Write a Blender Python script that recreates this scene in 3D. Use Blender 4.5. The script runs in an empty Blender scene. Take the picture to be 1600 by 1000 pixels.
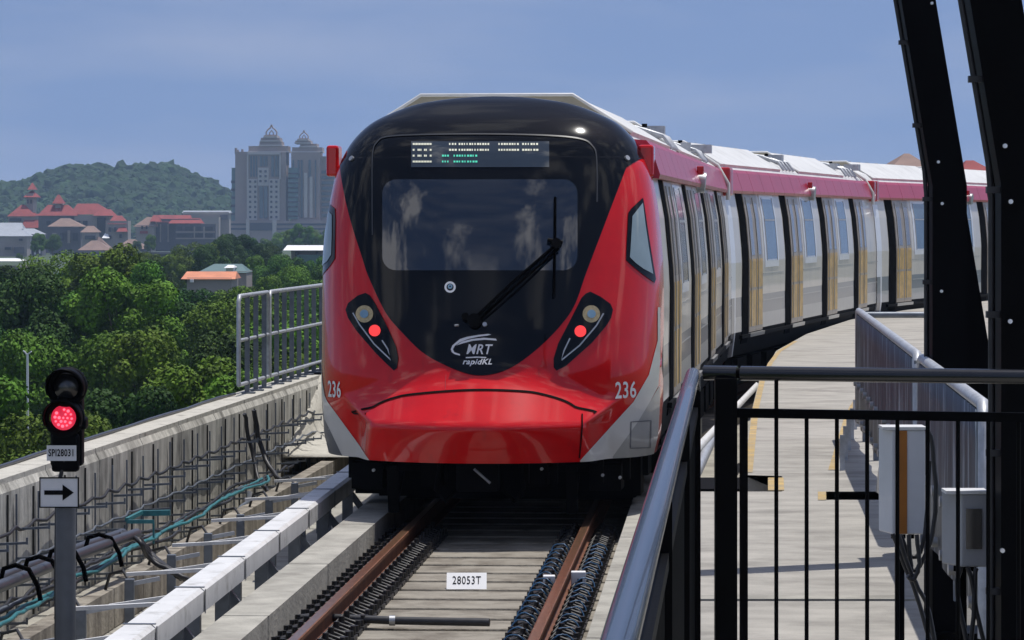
import bpy, bmesh, math, random
from mathutils import Vector, Matrix
R = math.radians
random.seed(7)
sc = bpy.context.scene
C = sc.collection
# ------------------------------------------------------------------ camera
F = 5600.0; HY = 340.0; CX = 800.0; H = 2.65        # focal length in photo pixels, horizon row, camera height over the rails
cam = bpy.data.cameras.new('camera'); camo = bpy.data.objects.new('camera', cam); C.objects.link(camo)
cam.sensor_width = 36; cam.lens = F / 1600 * 36; cam.shift_y = -0.1
camo.location = (0, 0, H); camo.rotation_euler = (R(90), 0, 0)
cam.clip_start = 0.1; cam.clip_end = 20000
sc.camera = camo
# ------------------------------------------------------------------ sky and sun
SUN = Vector((0.20, 0.18, 1.0)).normalized()
elev = math.asin(SUN.z); az = math.atan2(SUN.x, SUN.y)
w = bpy.data.worlds.new('World'); sc.world = w; w.use_nodes = True
nt = w.node_tree; N = nt.nodes; L = nt.links; N.clear()
def nd(tree, t, **k):
    n = tree.nodes.new(t)
    for a, b in k.items():
        if hasattr(n, a): setattr(n, a, b)
        else: n.inputs[a].default_value = b
    return n
out = nd(nt, 'ShaderNodeOutputWorld'); bg = nd(nt, 'ShaderNodeBackground'); bg.inputs['Strength'].default_value = 0.108
tc = nd(nt, 'ShaderNodeTexCoord')
lift = nd(nt, 'ShaderNodeMapping'); lift.inputs['Location'].default_value = (0, 0, 0.30)
nrm = nd(nt, 'ShaderNodeVectorMath', operation='NORMALIZE')
sky = nd(nt, 'ShaderNodeTexSky', sky_type='NISHITA', sun_disc=False)
sky.sun_elevation = elev; sky.sun_rotation = az; sky.altitude = 0; sky.air_density = 1.0; sky.dust_density = 0.6; sky.ozone_density = 2.0
L.new(tc.outputs['Generated'], lift.inputs['Vector']); L.new(lift.outputs[0], nrm.inputs[0]); L.new(nrm.outputs[0], sky.inputs['Vector'])
tint = nd(nt, 'ShaderNodeMix', data_type='RGBA', blend_type='MULTIPLY'); tint.inputs[0].default_value = 1.0
tint.inputs[7].default_value = (1.03, 0.98, 1.06, 1)
L.new(sky.outputs[0], tint.inputs[6])
# soft streaks ahead, heaped clouds elsewhere (they show in the windscreen)
mp = nd(nt, 'ShaderNodeMapping'); mp.inputs['Scale'].default_value = (7, 7, 38)
ns = nd(nt, 'ShaderNodeTexNoise'); ns.inputs['Scale'].default_value = 1.0; ns.inputs['Detail'].default_value = 6; ns.inputs['Roughness'].default_value = 0.55
rp = nd(nt, 'ShaderNodeValToRGB'); rp.color_ramp.elements[0].position = 0.42; rp.color_ramp.elements[1].position = 0.72
rp.color_ramp.elements[1].color = (0.42, 0.42, 0.42, 1)
L.new(tc.outputs['Generated'], mp.inputs['Vector']); L.new(mp.outputs[0], ns.inputs['Vector']); L.new(ns.outputs['Fac'], rp.inputs[0])
m1 = nd(nt, 'ShaderNodeMix', data_type='RGBA'); m1.inputs[7].default_value = (4.6, 5.0, 6.4, 1)
L.new(rp.outputs[0], m1.inputs[0]); L.new(tint.outputs[2], m1.inputs[6])
mp2 = nd(nt, 'ShaderNodeMapping'); mp2.inputs['Scale'].default_value = (3.4, 3.4, 2.0)
n2 = nd(nt, 'ShaderNodeTexNoise'); n2.inputs['Scale'].default_value = 1.6; n2.inputs['Detail'].default_value = 7; n2.inputs['Roughness'].default_value = 0.6
r2 = nd(nt, 'ShaderNodeValToRGB'); r2.color_ramp.elements[0].position = 0.53; r2.color_ramp.elements[1].position = 0.63
L.new(tc.outputs['Generated'], mp2.inputs['Vector']); L.new(mp2.outputs[0], n2.inputs['Vector']); L.new(n2.outputs['Fac'], r2.inputs[0])
sp = nd(nt, 'ShaderNodeSeparateXYZ'); L.new(tc.outputs['Generated'], sp.inputs[0])
mr = nd(nt, 'ShaderNodeMapRange'); mr.inputs[1].default_value = 0.75; mr.inputs[2].default_value = 0.2; mr.inputs[3].default_value = 0; mr.inputs[4].default_value = 0.85
L.new(sp.outputs['Y'], mr.inputs[0])
mu = nd(nt, 'ShaderNodeMath', operation='MULTIPLY'); L.new(r2.outputs[0], mu.inputs[0]); L.new(mr.outputs[0], mu.inputs[1])
m2 = nd(nt, 'ShaderNodeMix', data_type='RGBA'); m2.inputs[7].default_value = (12, 12, 12.6, 1)
L.new(mu.outputs[0], m2.inputs[0]); L.new(m1.outputs[2], m2.inputs[6])
L.new(m2.outputs[2], bg.inputs['Color']); L.new(bg.outputs[0], out.inputs['Surface'])
sl = bpy.data.lights.new('sun', 'SUN'); sl.energy = 4.0; sl.angle = R(0.5); sl.color = (1.0, 0.96, 0.9)
so = bpy.data.objects.new('sun', sl); C.objects.link(so); so.rotation_euler = SUN.to_track_quat('Z', 'Y').to_euler()
vs = sc.view_settings; vs.view_transform = 'Standard'; vs.look = 'None'; vs.gamma = 1; vs.exposure = -0.08; vs.use_curve_mapping = False
sc.cycles.max_bounces = 8; sc.cycles.volume_bounces = 1
# ------------------------------------------------------------------ materials
MAT = {}
def mat(name, col, rough=0.6, metal=0.0, var=0.12, vs=6.0, bump=0.0, bs=40.0, ior=1.5, coat=0.0, stretch=(1, 1, 1), dirt=None, emit=None, es=1.0, detail=4, spec=0.5, trans=0.0, rnd=0.0):
    m = bpy.data.materials.new(name); m.use_nodes = True; t = m.node_tree; b = t.nodes['Principled BSDF']
    b.inputs['Roughness'].default_value = rough; b.inputs['Metallic'].default_value = metal; b.inputs['IOR'].default_value = ior
    b.inputs['Coat Weight'].default_value = coat; b.inputs['Coat Roughness'].default_value = 0.04; b.inputs['Specular IOR Level'].default_value = spec
    if trans: b.inputs['Transmission Weight'].default_value = trans
    tc = nd(t, 'ShaderNodeTexCoord'); mp = nd(t, 'ShaderNodeMapping'); mp.inputs['Scale'].default_value = stretch
    t.links.new(tc.outputs['Object'], mp.inputs['Vector'])
    n = nd(t, 'ShaderNodeTexNoise'); n.inputs['Scale'].default_value = vs; n.inputs['Detail'].default_value = detail; n.inputs['Roughness'].default_value = 0.6
    t.links.new(mp.outputs[0], n.inputs['Vector'])
    mr = nd(t, 'ShaderNodeMapRange'); mr.inputs[1].default_value = 0.3; mr.inputs[2].default_value = 0.7; mr.inputs[3].default_value = 1 - var; mr.inputs[4].default_value = 1 + var
    t.links.new(n.outputs['Fac'], mr.inputs[0])
    mx = nd(t, 'ShaderNodeMix', data_type='RGBA', blend_type='MULTIPLY'); mx.inputs[0].default_value = 1.0; mx.inputs[6].default_value = (*col, 1)
    t.links.new(mr.outputs[0], mx.inputs[7]); last = mx.outputs[2]
    if dirt:                                                  # (colour, noise scale, low, high, stretch)
        dm = nd(t, 'ShaderNodeMapping'); dm.inputs['Scale'].default_value = dirt[4]; t.links.new(tc.outputs['Object'], dm.inputs['Vector'])
        dn = nd(t, 'ShaderNodeTexNoise'); dn.inputs['Scale'].default_value = dirt[1]; dn.inputs['Detail'].default_value = 6; dn.inputs['Roughness'].default_value = 0.65
        t.links.new(dm.outputs[0], dn.inputs['Vector'])
        dr = nd(t, 'ShaderNodeMapRange'); dr.inputs[1].default_value = dirt[2]; dr.inputs[2].default_value = dirt[3]; dr.inputs[4].default_value = 0.85
        t.links.new(dn.outputs['Fac'], dr.inputs[0])
        dx = nd(t, 'ShaderNodeMix', data_type='RGBA'); dx.inputs[7].default_value = (*dirt[0], 1)
        t.links.new(dr.outputs[0], dx.inputs[0]); t.links.new(last, dx.inputs[6]); last = dx.outputs[2]
    if rnd:
        oi = nd(t, 'ShaderNodeObjectInfo'); hs = nd(t, 'ShaderNodeHueSaturation')
        a = nd(t, 'ShaderNodeMapRange'); a.inputs[3].default_value = 0.5 - rnd * 0.10; a.inputs[4].default_value = 0.5 + rnd * 0.10
        v = nd(t, 'ShaderNodeMapRange'); v.inputs[3].default_value = 1 - rnd * 1.1; v.inputs[4].default_value = 1 + rnd * 1.2
        fr = nd(t, 'ShaderNodeMath', operation='FRACT'); mu = nd(t, 'ShaderNodeMath', operation='MULTIPLY'); mu.inputs[1].default_value = 7.31
        t.links.new(oi.outputs['Random'], a.inputs[0]); t.links.new(oi.outputs['Random'], mu.inputs[0]); t.links.new(mu.outputs[0], fr.inputs[0]); t.links.new(fr.outputs[0], v.inputs[0])
        t.links.new(a.outputs[0], hs.inputs['Hue']); t.links.new(v.outputs[0], hs.inputs['Value']); t.links.new(last, hs.inputs['Color']); last = hs.outputs[0]
    t.links.new(last, b.inputs['Base Color'])
    if bump:
        bn = nd(t, 'ShaderNodeTexNoise'); bn.inputs['Scale'].default_value = bs; bn.inputs['Detail'].default_value = 5
        t.links.new(mp.outputs[0], bn.inputs['Vector'])
        bp = nd(t, 'ShaderNodeBump'); bp.inputs['Strength'].default_value = bump; bp.inputs['Distance'].default_value = 0.02
        t.links.new(bn.outputs['Fac'], bp.inputs['Height']); t.links.new(bp.outputs[0], b.inputs['Normal'])
    if emit:
        b.inputs['Emission Color'].default_value = (*emit, 1); b.inputs['Emission Strength'].default_value = es
    MAT[name] = m
    return m
BD = (0.035, 0.033, 0.03)
mat('concrete', (0.36, 0.345, 0.30), 0.9, var=0.22, vs=3.5, bump=0.35, bs=30, dirt=((0.16, 0.15, 0.13), 1.4, 0.5, 0.75, (1, 1, 1)))
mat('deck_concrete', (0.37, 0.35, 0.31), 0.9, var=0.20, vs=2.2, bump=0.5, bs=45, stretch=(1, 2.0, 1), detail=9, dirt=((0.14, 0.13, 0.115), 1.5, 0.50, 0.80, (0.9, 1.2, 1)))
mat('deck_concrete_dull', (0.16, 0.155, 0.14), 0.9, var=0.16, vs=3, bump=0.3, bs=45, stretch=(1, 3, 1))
mat('wall_concrete', (0.52, 0.505, 0.45), 0.92, var=0.28, vs=2.6, bump=0.5, bs=22, stretch=(3, 3, 0.7), dirt=((0.06, 0.057, 0.048), 1.3, 0.45, 0.70, (2.0, 2.0, 0.6)))
mat('wall_top', (0.50, 0.48, 0.42), 0.92, var=0.2, vs=5, bump=0.4, bs=30, dirt=((0.12, 0.11, 0.09), 5, 0.55, 0.7, (1, 1, 1)))
mat('trough_concrete', (0.30, 0.27, 0.22), 0.92, var=0.25, vs=3, bump=0.4, bs=25, dirt=((0.07, 0.055, 0.04), 1.8, 0.42, 0.66, (2, 2, 0.5)))
mat('dark_joint', (0.05, 0.047, 0.04), 0.9)
mat('slab', (0.27, 0.245, 0.20), 0.9, var=0.2, vs=3, bump=0.4, bs=30, stretch=(1, 3, 1), dirt=((0.075, 0.058, 0.04), 2.0, 0.44, 0.74, (1.6, 1.2, 1)))
mat('yellow_line', (0.46, 0.32, 0.12), 0.8, var=0.25, vs=4, dirt=((0.28, 0.25, 0.2), 5, 0.42, 0.68, (1, 1, 1)))
mat('red_paint', (0.64, 0.005, 0.006), 0.22, coat=0.8, var=0.10, vs=3.5, spec=0.15, detail=8, dirt=((0.26, 0.012, 0.014), 5, 0.60, 0.95, (1, 1, .5)))
mat('red_dark', (0.45, 0.008, 0.012), 0.3, coat=0.6, var=0.06)
mat('red_band', (0.40, 0.022, 0.052), 0.3, coat=0.08, var=0.08, vs=2, spec=0.35)
mat('mask_black', (0.004, 0.005, 0.007), 0.07, coat=0.0, var=0.1, ior=1.32)
mat('mask_line', (0.025, 0.028, 0.033), 0.3)
mat('screen_glass', (0.006, 0.011, 0.02), 0.03, var=0.1, ior=1.85)
mat('display_glass', (0.03, 0.042, 0.055), 0.05, var=0.1, ior=1.8)
mat('white_paint', (0.62, 0.61, 0.57), 0.32, coat=0.5, var=0.05, vs=3)
mat('body_white', (0.58, 0.54, 0.46), 0.35, coat=0.4, var=0.06, vs=2, dirt=((0.40, 0.39, 0.35), 3, 0.5, 0.8, (1, 1, .3)))
mat('frame_white', (0.72, 0.74, 0.76), 0.35, coat=0.4, var=0.04)
mat('grey_paint_and_shade', (0.12, 0.13, 0.15), 0.3, coat=0.5, var=0.06)  # grey paint, also painted-in shade on the left corner and a carriage reflection
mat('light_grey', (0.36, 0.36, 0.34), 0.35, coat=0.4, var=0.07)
mat('roof_white', (0.66, 0.66, 0.64), 0.5, var=0.08, vs=2, dirt=((0.42, 0.41, 0.37), 3, 0.55, 0.8, (1, 1, 1)))
mat('roof_beige', (0.42, 0.38, 0.29), 0.6, var=0.12)
mat('window_glass', (0.055, 0.10, 0.135), 0.08, var=0.35, vs=1.6, ior=1.55)
mat('cab_side_glass', (0.26, 0.34, 0.37), 0.06, var=0.2, vs=1.5, ior=1.7)
mat('door_glass', (0.13, 0.12, 0.12), 0.08, var=0.5, vs=5, ior=1.8, stretch=(1, 3, .6))
mat('door_frame', (0.34, 0.29, 0.23), 0.35, metal=0.1, var=0.15)
mat('door_gold_reflection', (0.47, 0.29, 0.055), 0.34, metal=0.1, var=0.35, vs=3, stretch=(1, 1, 2.2))  # gold reflection on the lower door leaves, painted as their base colour
mat('rubber', (0.002, 0.002, 0.0025), 0.8, var=0.1, spec=0.02)
mat('black_steel', (0.0035, 0.0035, 0.004), 0.5, var=0.2, vs=5, bump=0.05, spec=0.04)
mat('black_rail', (0.008, 0.009, 0.012), 0.22, var=0.25, vs=9, spec=0.6, coat=0.25)
mat('underframe', (0.003, 0.003, 0.003), 0.75, var=0.3, spec=0.08)
mat('metal', (0.45, 0.46, 0.47), 0.4, metal=0.7, var=0.15, vs=12)
mat('galv', (0.42, 0.44, 0.47), 0.45, metal=0.35, var=0.2, vs=14)
mat('galv_dark', (0.15, 0.17, 0.20), 0.45, metal=0.4, var=0.2, vs=10)
mat('rail_rust', (0.16, 0.06, 0.026), 0.6, var=0.4, vs=9, metal=0.1)
mat('rail_top', (0.30, 0.17, 0.10), 0.28, metal=0.75, var=0.25, vs=6, stretch=(6, 1, 1))
mat('rust_pink', (0.27, 0.13, 0.085), 0.6, var=0.3, vs=9)
mat('clip_black', (0.014, 0.013, 0.013), 0.5, var=0.4, vs=20)
mat('blue_cable', (0.035, 0.11, 0.22), 0.4, var=0.4, vs=30)
mat('teal_cable', (0.03, 0.17, 0.19), 0.45, var=0.25, vs=20)
mat('cable', (0.022, 0.022, 0.025), 0.5, var=0.3, vs=15)
mat('pipe_black', (0.05, 0.052, 0.06), 0.35, var=0.2)
mat('cover_white', (0.68, 0.68, 0.67), 0.5, var=0.10, vs=4, detail=8, dirt=((0.34, 0.33, 0.30), 5, 0.54, 0.74, (1, 1, 1)))
mat('plate_white', (0.80, 0.80, 0.80), 0.5, var=0.03)
mat('plate_grey', (0.62, 0.63, 0.64), 0.5, var=0.05)
mat('ink', (0.006, 0.006, 0.006), 0.8, var=0.0, spec=0.05)
mat('letter_white', (0.82, 0.82, 0.82), 0.4, var=0.0)
mat('lamp_gold', (0.55, 0.42, 0.22), 0.25, metal=0.6, var=0.2, vs=40)
mat('lamp_blue', (0.25, 0.4, 0.5), 0.1, metal=0.3, var=0.1)
mat('red_lamp', (0.7, 0.03, 0.03), 0.3, var=0.3, vs=70, emit=(1, 0.06, 0.06), es=0.9)
mat('signal_red', (0.8, 0.05, 0.1), 0.3, var=0.3, vs=60, emit=(1.0, 0.03, 0.09), es=0.55)
mat('signal_led', (0.8, 0.1, 0.15), 0.3, var=0.0, emit=(1.0, 0.16, 0.24), es=1.5)
mat('lamp_off', (0.012, 0.012, 0.014), 0.2, var=0.3, vs=30, ior=1.8)
mat('led_white', (0.5, 0.5, 0.42), 0.5, var=0.0, emit=(0.85, 0.85, 0.66), es=0.5)
mat('led_green', (0.05, 0.5, 0.35), 0.5, var=0.0, emit=(0.10, 0.62, 0.42), es=0.6)
mat('signal_post', (0.09, 0.10, 0.115), 0.5, var=0.15, vs=8)
mat('cabinet', (0.58, 0.60, 0.64), 0.45, var=0.05, coat=0.2)
mat('cabinet_grey', (0.30, 0.31, 0.33), 0.45, var=0.08)
mat('orange_stripe', (0.36, 0.13, 0.015), 0.5, var=0.15)
mat('barrier_panel', (0.03, 0.042, 0.06), 0.5, metal=0.0, spec=0.2, var=0.5, vs=3.5, stretch=(1, 2.5, 0.5), detail=7, dirt=((0.33, 0.37, 0.42), 2.6, 0.52, 0.66, (1, 2.5, 0.35)))
mat('bolt', (0.8, 0.8, 0.8), 0.3, metal=0.6, var=0.0)
mat('leaf', (0.078, 0.158, 0.011), 0.6, var=0.5, vs=0.8, rnd=0.24, spec=0.12)
mat('leaf_dark', (0.032, 0.078, 0.012), 0.6, var=0.4, vs=0.8, rnd=0.24, spec=0.1)
mat('leaf_far', (0.022, 0.056, 0.014), 0.8, var=0.6, vs=0.09, rnd=0.2, spec=0.2)
mat('bark', (0.11, 0.085, 0.06), 0.9, var=0.3)
mat('ground', (0.05, 0.075, 0.028), 0.95, var=0.4, vs=0.02)
mat('hill_ground', (0.030, 0.055, 0.022), 0.95, var=0.3, vs=0.02)
mat('tower_stone', (0.34, 0.275, 0.25), 0.8, var=0.06, vs=0.05)
mat('tower_pale', (0.52, 0.49, 0.47), 0.8, var=0.05, vs=0.05)
mat('tower_glass', (0.10, 0.14, 0.17), 0.4, var=0.2, vs=0.1)
mat('tower_dark', (0.05, 0.055, 0.07), 0.6, var=0.2, vs=0.1)
mat('tower_green', (0.12, 0.21, 0.22), 0.5, var=0.2, vs=0.1)
mat('tile_red', (0.25, 0.04, 0.035), 0.8, var=0.2, vs=0.3)
mat('tile_orange', (0.62, 0.24, 0.13), 0.8, var=0.15, vs=0.4)
mat('tile_brown', (0.24, 0.16, 0.13), 0.85, var=0.15, vs=0.3)
mat('roof_grey', (0.33, 0.36, 0.40), 0.6, var=0.1, vs=0.3)
mat('roof_green', (0.10, 0.17, 0.17), 0.6, var=0.1, vs=0.3)
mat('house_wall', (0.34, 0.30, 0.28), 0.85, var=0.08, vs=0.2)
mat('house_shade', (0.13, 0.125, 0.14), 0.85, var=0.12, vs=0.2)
mat('pure_white', (0.82, 0.82, 0.82), 0.6, var=0.03)
# ------------------------------------------------------------------ helpers
class MB:
    def __init__(s): s.v = []; s.f = []; s.m = []; s.sm = []
    def add(s, vs, fs, m=0, smooth=False):
        o = len(s.v); s.v += [tuple(v) for v in vs]
        for f in fs: s.f.append(tuple(i + o for i in f)); s.m.append(m); s.sm.append(smooth)
        return s
    def box(s, x0, x1, y0, y1, z0, z1, m=0, M=None):
        v = [(x0, y0, z0), (x1, y0, z0), (x1, y1, z0), (x0, y1, z0), (x0, y0, z1), (x1, y0, z1), (x1, y1, z1), (x0, y1, z1)]
        if M is not None: v = [tuple(M @ Vector(p)) for p in v]
        return s.add(v, [(0, 3, 2, 1), (4, 5, 6, 7), (0, 1, 5, 4), (1, 2, 6, 5), (2, 3, 7, 6), (3, 0, 4, 7)], m)
    def bar(s, a, b, wd, ht, m=0, up=(0, 0, 1)):       # rectangular bar between two points
        a = Vector(a); b = Vector(b); d = (b - a).normalized(); u = Vector(up)
        if abs(d.dot(u)) > 0.98: u = Vector((0, 1, 0))
        x = d.cross(u).normalized(); z = x.cross(d).normalized()
        v = [p + x * (i * wd / 2) + z * (j * ht / 2) for p in (a, b) for (i, j) in ((-1, -1), (1, -1), (1, 1), (-1, 1))]
        return s.add(v, [(0, 1, 2, 3), (7, 6, 5, 4), (0, 4, 5, 1), (1, 5, 6, 2), (2, 6, 7, 3), (3, 7, 4, 0)], m)
    def tube(s, pts, r, n=8, m=0, r2=None, cap=True):
        pts = [Vector(p) for p in pts]; rings = []; k = len(pts)
        px = None
        for i, p in enumerate(pts):
            d = (pts[min(i + 1, k - 1)] - pts[max(i - 1, 0)]).normalized()
            if px is None:
                u = Vector((0, 0, 1)) if abs(d.z) < 0.9 else Vector((0, 1, 0)); px = d.cross(u).normalized()
            px = (px - d * px.dot(d)).normalized(); py = d.cross(px)
            rr = r if r2 is None else r + (r2 - r) * i / (k - 1)
            rings.append([p + px * (rr * math.cos(2 * math.pi * j / n)) + py * (rr * math.sin(2 * math.pi * j / n)) for j in range(n)])
        v = [q for g in rings for q in g]
        f = [(i * n + j, i * n + (j + 1) % n, (i + 1) * n + (j + 1) % n, (i + 1) * n + j) for i in range(k - 1) for j in range(n)]
        s.add(v, f, m, True)
        if cap: s.add(rings[0] , [tuple(range(n))[::-1]], m); s.add(rings[-1], [tuple(range(n))], m)
        return s
    def prism(s, poly, z0, z1, m=0, mt=None):            # poly: world xy list (any winding), extruded vertically
        a = sum(poly[i][0] * poly[(i + 1) % len(poly)][1] - poly[(i + 1) % len(poly)][0] * poly[i][1] for i in range(len(poly)))
        if a < 0: poly = poly[::-1]
        n = len(poly)
        bm = bmesh.new(); vv = [bm.verts.new((p[0], p[1], z1)) for p in poly]; fc = bm.faces.new(vv); bmesh.ops.triangulate(bm, faces=[fc])
        bm.verts.index_update(); tf = [tuple(v.index for v in f.verts) for f in bm.faces]; bm.free()
        v = [(p[0], p[1], z1) for p in poly] + [(p[0], p[1], z0) for p in poly]
        s.add(v, tf, m if mt is None else mt); s.add(v, [tuple(i + n for i in f[::-1]) for f in tf] + [(i, i + n, (i + 1) % n + n, (i + 1) % n) for i in range(n)], m)
        return s
    def build(s, name, mats, parent=None, bevel=0):
        me = bpy.data.meshes.new(name); me.from_pydata(s.v, [], s.f)
        for k in (mats if isinstance(mats, (list, tuple)) else [mats]): me.materials.append(MAT[k])
        me.polygons.foreach_set('material_index', s.m); me.polygons.foreach_set('use_smooth', s.sm); me.update()
        o = bpy.data.objects.new(name, me); C.objects.link(o)
        if parent is not None: o.parent = parent
        if bevel:
            b = o.modifiers.new('bevel', 'BEVEL'); b.width = bevel; b.segments = 2; b.limit_method = 'ANGLE'; b.angle_limit = R(40)
        return o
def tag(o, label=None, cat=None, group=None, kind=None):
    if label: o['label'] = label
    if cat: o['category'] = cat
    if group: o['group'] = group
    if kind: o['kind'] = kind
    return o
def empty(name, loc, label, cat, group=None, rz=0):
    o = bpy.data.objects.new(name, None); C.objects.link(o); o.location = loc; o.rotation_euler.z = rz; o.empty_display_size = 0.2
    return tag(o, label, cat, group)
def struct(o): o['kind'] = 'structure'; return o
def dup(o, parent=None):
    c = o.copy(); C.objects.link(c)
    if parent is not None: c.parent = parent
    for k in ('group',):
        pass
    for ch in [q for q in SC_CH.get(o.name, [])]: 
        d = ch.copy(); C.objects.link(d); d.parent = c
        for g in SC_CH.get(ch.name, []):
            e = g.copy(); C.objects.link(e); e.parent = d
    return c
SC_CH = {}
def kids(o):
    SC_CH[o.name] = [q for q in C.objects if q.parent == o]
    for q in SC_CH[o.name]: SC_CH[q.name] = [g for g in C.objects if g.parent == q]
ORD = 'first second third fourth fifth sixth seventh eighth ninth tenth eleventh twelfth thirteenth fourteenth fifteenth sixteenth seventeenth eighteenth nineteenth twentieth'.split()
ORD += ['twenty-' + q for q in ORD[:9]] + ['thirtieth'] + ['thirty-' + q for q in ORD[:9]]
def at(px, py, Y): return Vector(((px - CX) * Y / F, Y, H - (py - HY) * Y / F))
def gz(px, py, z):
    Y = F * (H - z) / (py - HY); return Vector(((px - CX) * Y / F, Y, z))
def textmesh(txt, size, shear=0.0, sx=1.0, bold=0.0):     # flat text centred on the origin: list of xy verts, faces
    cu = bpy.data.curves.new('t', 'FONT'); cu.body = txt; cu.size = size; cu.align_x = 'CENTER'; cu.align_y = 'CENTER'; cu.shear = shear; cu.offset = bold; cu.resolution_u = 3; cu.space_character = 1.08
    o = bpy.data.objects.new('t', cu); C.objects.link(o); dg = bpy.context.evaluated_depsgraph_get(); dg.update()
    me = o.evaluated_get(dg).to_mesh(); v = [(p.co.x * sx, p.co.y) for p in me.vertices]; f = [tuple(p.vertices) for p in me.polygons]
    bpy.data.objects.remove(o); bpy.data.curves.remove(cu)
    return v, f
# ------------------------------------------------------------------ track centreline
def cl(Y):                                                # centreline x and heading at depth Y
    X0 = -0.622 + 0.06 * (36 - 22.5); h0 = math.atan(0.06)
    if Y <= 36: return -0.622 + 0.06 * (Y - 22.5), h0
    Rr = 167.0; s = math.sin(h0) + (Y - 36) / Rr; s = min(s, 0.9); h = math.asin(s)
    return X0 + Rr * (math.cos(h0) - math.cos(h)), h
def off(Y, d, z=0.0):
    x, h = cl(Y); return Vector((x + d * math.cos(h), Y - d * math.sin(h), z))
# ================================================================== SETTING
g = MB().add([(-4000, -200, -12), (4000, -200, -12), (4000, 9000, -12), (-4000, 9000, -12)], [(0, 1, 2, 3)])
struct(g.build('ground', 'ground'))
Ys = [10 + 1.5 * i for i in range(15)] + [33 + 3 * i for i in range(26)]
def strip(name, d0, d1, z0, z1, mats, ys=Ys):
    m = MB(); v = []; n = len(ys)
    for y in ys:
        a = off(y, d0); b = off(y, d1); v += [(a.x, a.y, z0), (b.x, b.y, z0), (b.x, b.y, z1), (a.x, a.y, z1)]
    f = []
    for i in range(n - 1):
        k = 4 * i
        for j in range(4): f.append((k + j, k + (j + 1) % 4, k + 4 + (j + 1) % 4, k + 4 + j))
    f += [(3, 2, 1, 0), (4 * n - 4, 4 * n - 3, 4 * n - 2, 4 * n - 1)]
    m.add(v, [q[::-1] for q in f]); return m.build(name, mats)
struct(strip('viaduct_deck', -4.3, 7.5, -1.3, -0.40, 'concrete'))
struct(strip('track_slab', -1.32, 1.25, -0.404, -0.20, 'slab'))
# sleepers set into the slab
m = MB()
for i in range(26):
    y = 20.3 + 0.65 * i; a = off(y, 0); h = cl(y)[1]
    M = Matrix.Translation((a.x, a.y, 0)) @ Matrix.Rotation(-h, 4, 'Z')
    m.box(-1.18, 1.12, -0.255, 0.255, -0.2, -0.170, 0, M)
sl_ = struct(m.build('track_sleepers', 'slab', bevel=0.012))
# crossways dark drain gaps
# ---- rails with fasteners
def rail(d, label, loops):
    t = empty('rail', off(22, d, -0.17), label, 'rail', 'running rails of the track'); o = Vector(t.location)
    ys = [14 + i for i in range(23)] + [38 + 3 * i for i in range(12)]
    prof = [(-.07, -.17), (.07, -.17), (.07, -.155), (.012, -.13), (.012, -.045), (.036, -.03), (.036, -.004), (.028, 0), (-.028, 0), (-.036, -.004), (-.036, -.03), (-.012, -.045), (-.012, -.13), (-.07, -.155)]
    m = MB(); n = len(prof); v = []
    for y in ys:
        x, h = cl(y); c = math.cos(h); s = math.sin(h)
        for (a, z) in prof: v.append((x + (d + a) * c - o.x, y - (d + a) * s - o.y, z - o.z))
    for i in range(len(ys) - 1):
        for j in range(n):
            f = (i * n + j, i * n + (j + 1) % n, (i + 1) * n + (j + 1) % n, (i + 1) * n + j); m.f.append(f[::-1]); m.m.append(1 if j == 7 else (2 if j in (1, 0, 13, 12) else 0)); m.sm.append(False)
    m.v = v; m.build('rail_section', ['rail_rust', 'rail_top', 'rust_pink'], t)
    # fastener prototype (both sides), built round its own origin
    q = MB(); q.box(-.25, .25, -.12, .12, 0.0, .028)
    for s in (-1, 1):
        q.box(s * .16 - .055, s * .16 + .055, -.07, .07, .028, .06)
        q.tube([(s * .20, -.075, .05), (s * .11, -.085, .085), (s * .055, -.04, .055), (s * .10, 0.0, .10), (s * .055, .04, .055), (s * .11, .085, .085), (s * .20, .075, .05)], .011, 6)
        q.tube([(s * .12, 0, .03), (s * .12, 0, .125)], .02, 6); q.tube([(s * .225, 0.06, .02), (s * .225, 0.06, .09)], .018, 6); q.tube([(s * .225, -0.06, .02), (s * .225, -0.06, .07)], .018, 6)
    first = None
    for i in range(27):
        y = 20.3 + 0.65 * i / 1.0
        if i > 17: break
        for sub in (0, 1):
            yy = y + 0.325 * sub; a = off(yy, d, -0.170) - o
            if first is None: f_ = first = q.build('fastener', 'clip_black', t)
            else: f_ = first.copy(); C.objects.link(f_); f_.parent = t
            f_.location = a; f_.rotation_euler.z = -cl(yy)[1]
    if loops:
        for i in range(24):
            y = 20.4 + 0.40 * i
            for s in (-1, 1):
                if s == 1 or True:
                    c = MB(); pts = []
                    for k in range(9):
                        an = math.pi * k / 8; jj = random.uniform(-.006, .006)
                        pts.append(off(y + 0.02 * math.sin(an * 2) + jj, d + s * (0.155 + 0.075 * math.cos(an)), -0.11 + 0.07 * math.sin(an) + jj) - o)
                    c.tube(pts, .0055, 5); c.build('blue_cable_loop', 'blue_cable', t)
    return t
rail(-0.7525, 'rusty left running rail with plain black clips, leading under the red train', False)
rr = rail(0.7525, 'rusty right running rail with blue cable loops, leading under the red train', True)
# white clamp on the right rail
t0 = off(26.9, 0.7525)
m = MB(); m.box(-.16, -.07, -.05, .05, -.15, -.03); m.box(.05, .16, -.05, .05, -.15, .0); m.box(-.16, .16, -.02, .02, -.165, -.150)
o = m.build('rail_clamp', 'plate_white', bevel=0.006); o.location = t0; tag(o, 'small white box clamped round the right rail between blue loops', 'clamp')
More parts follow.
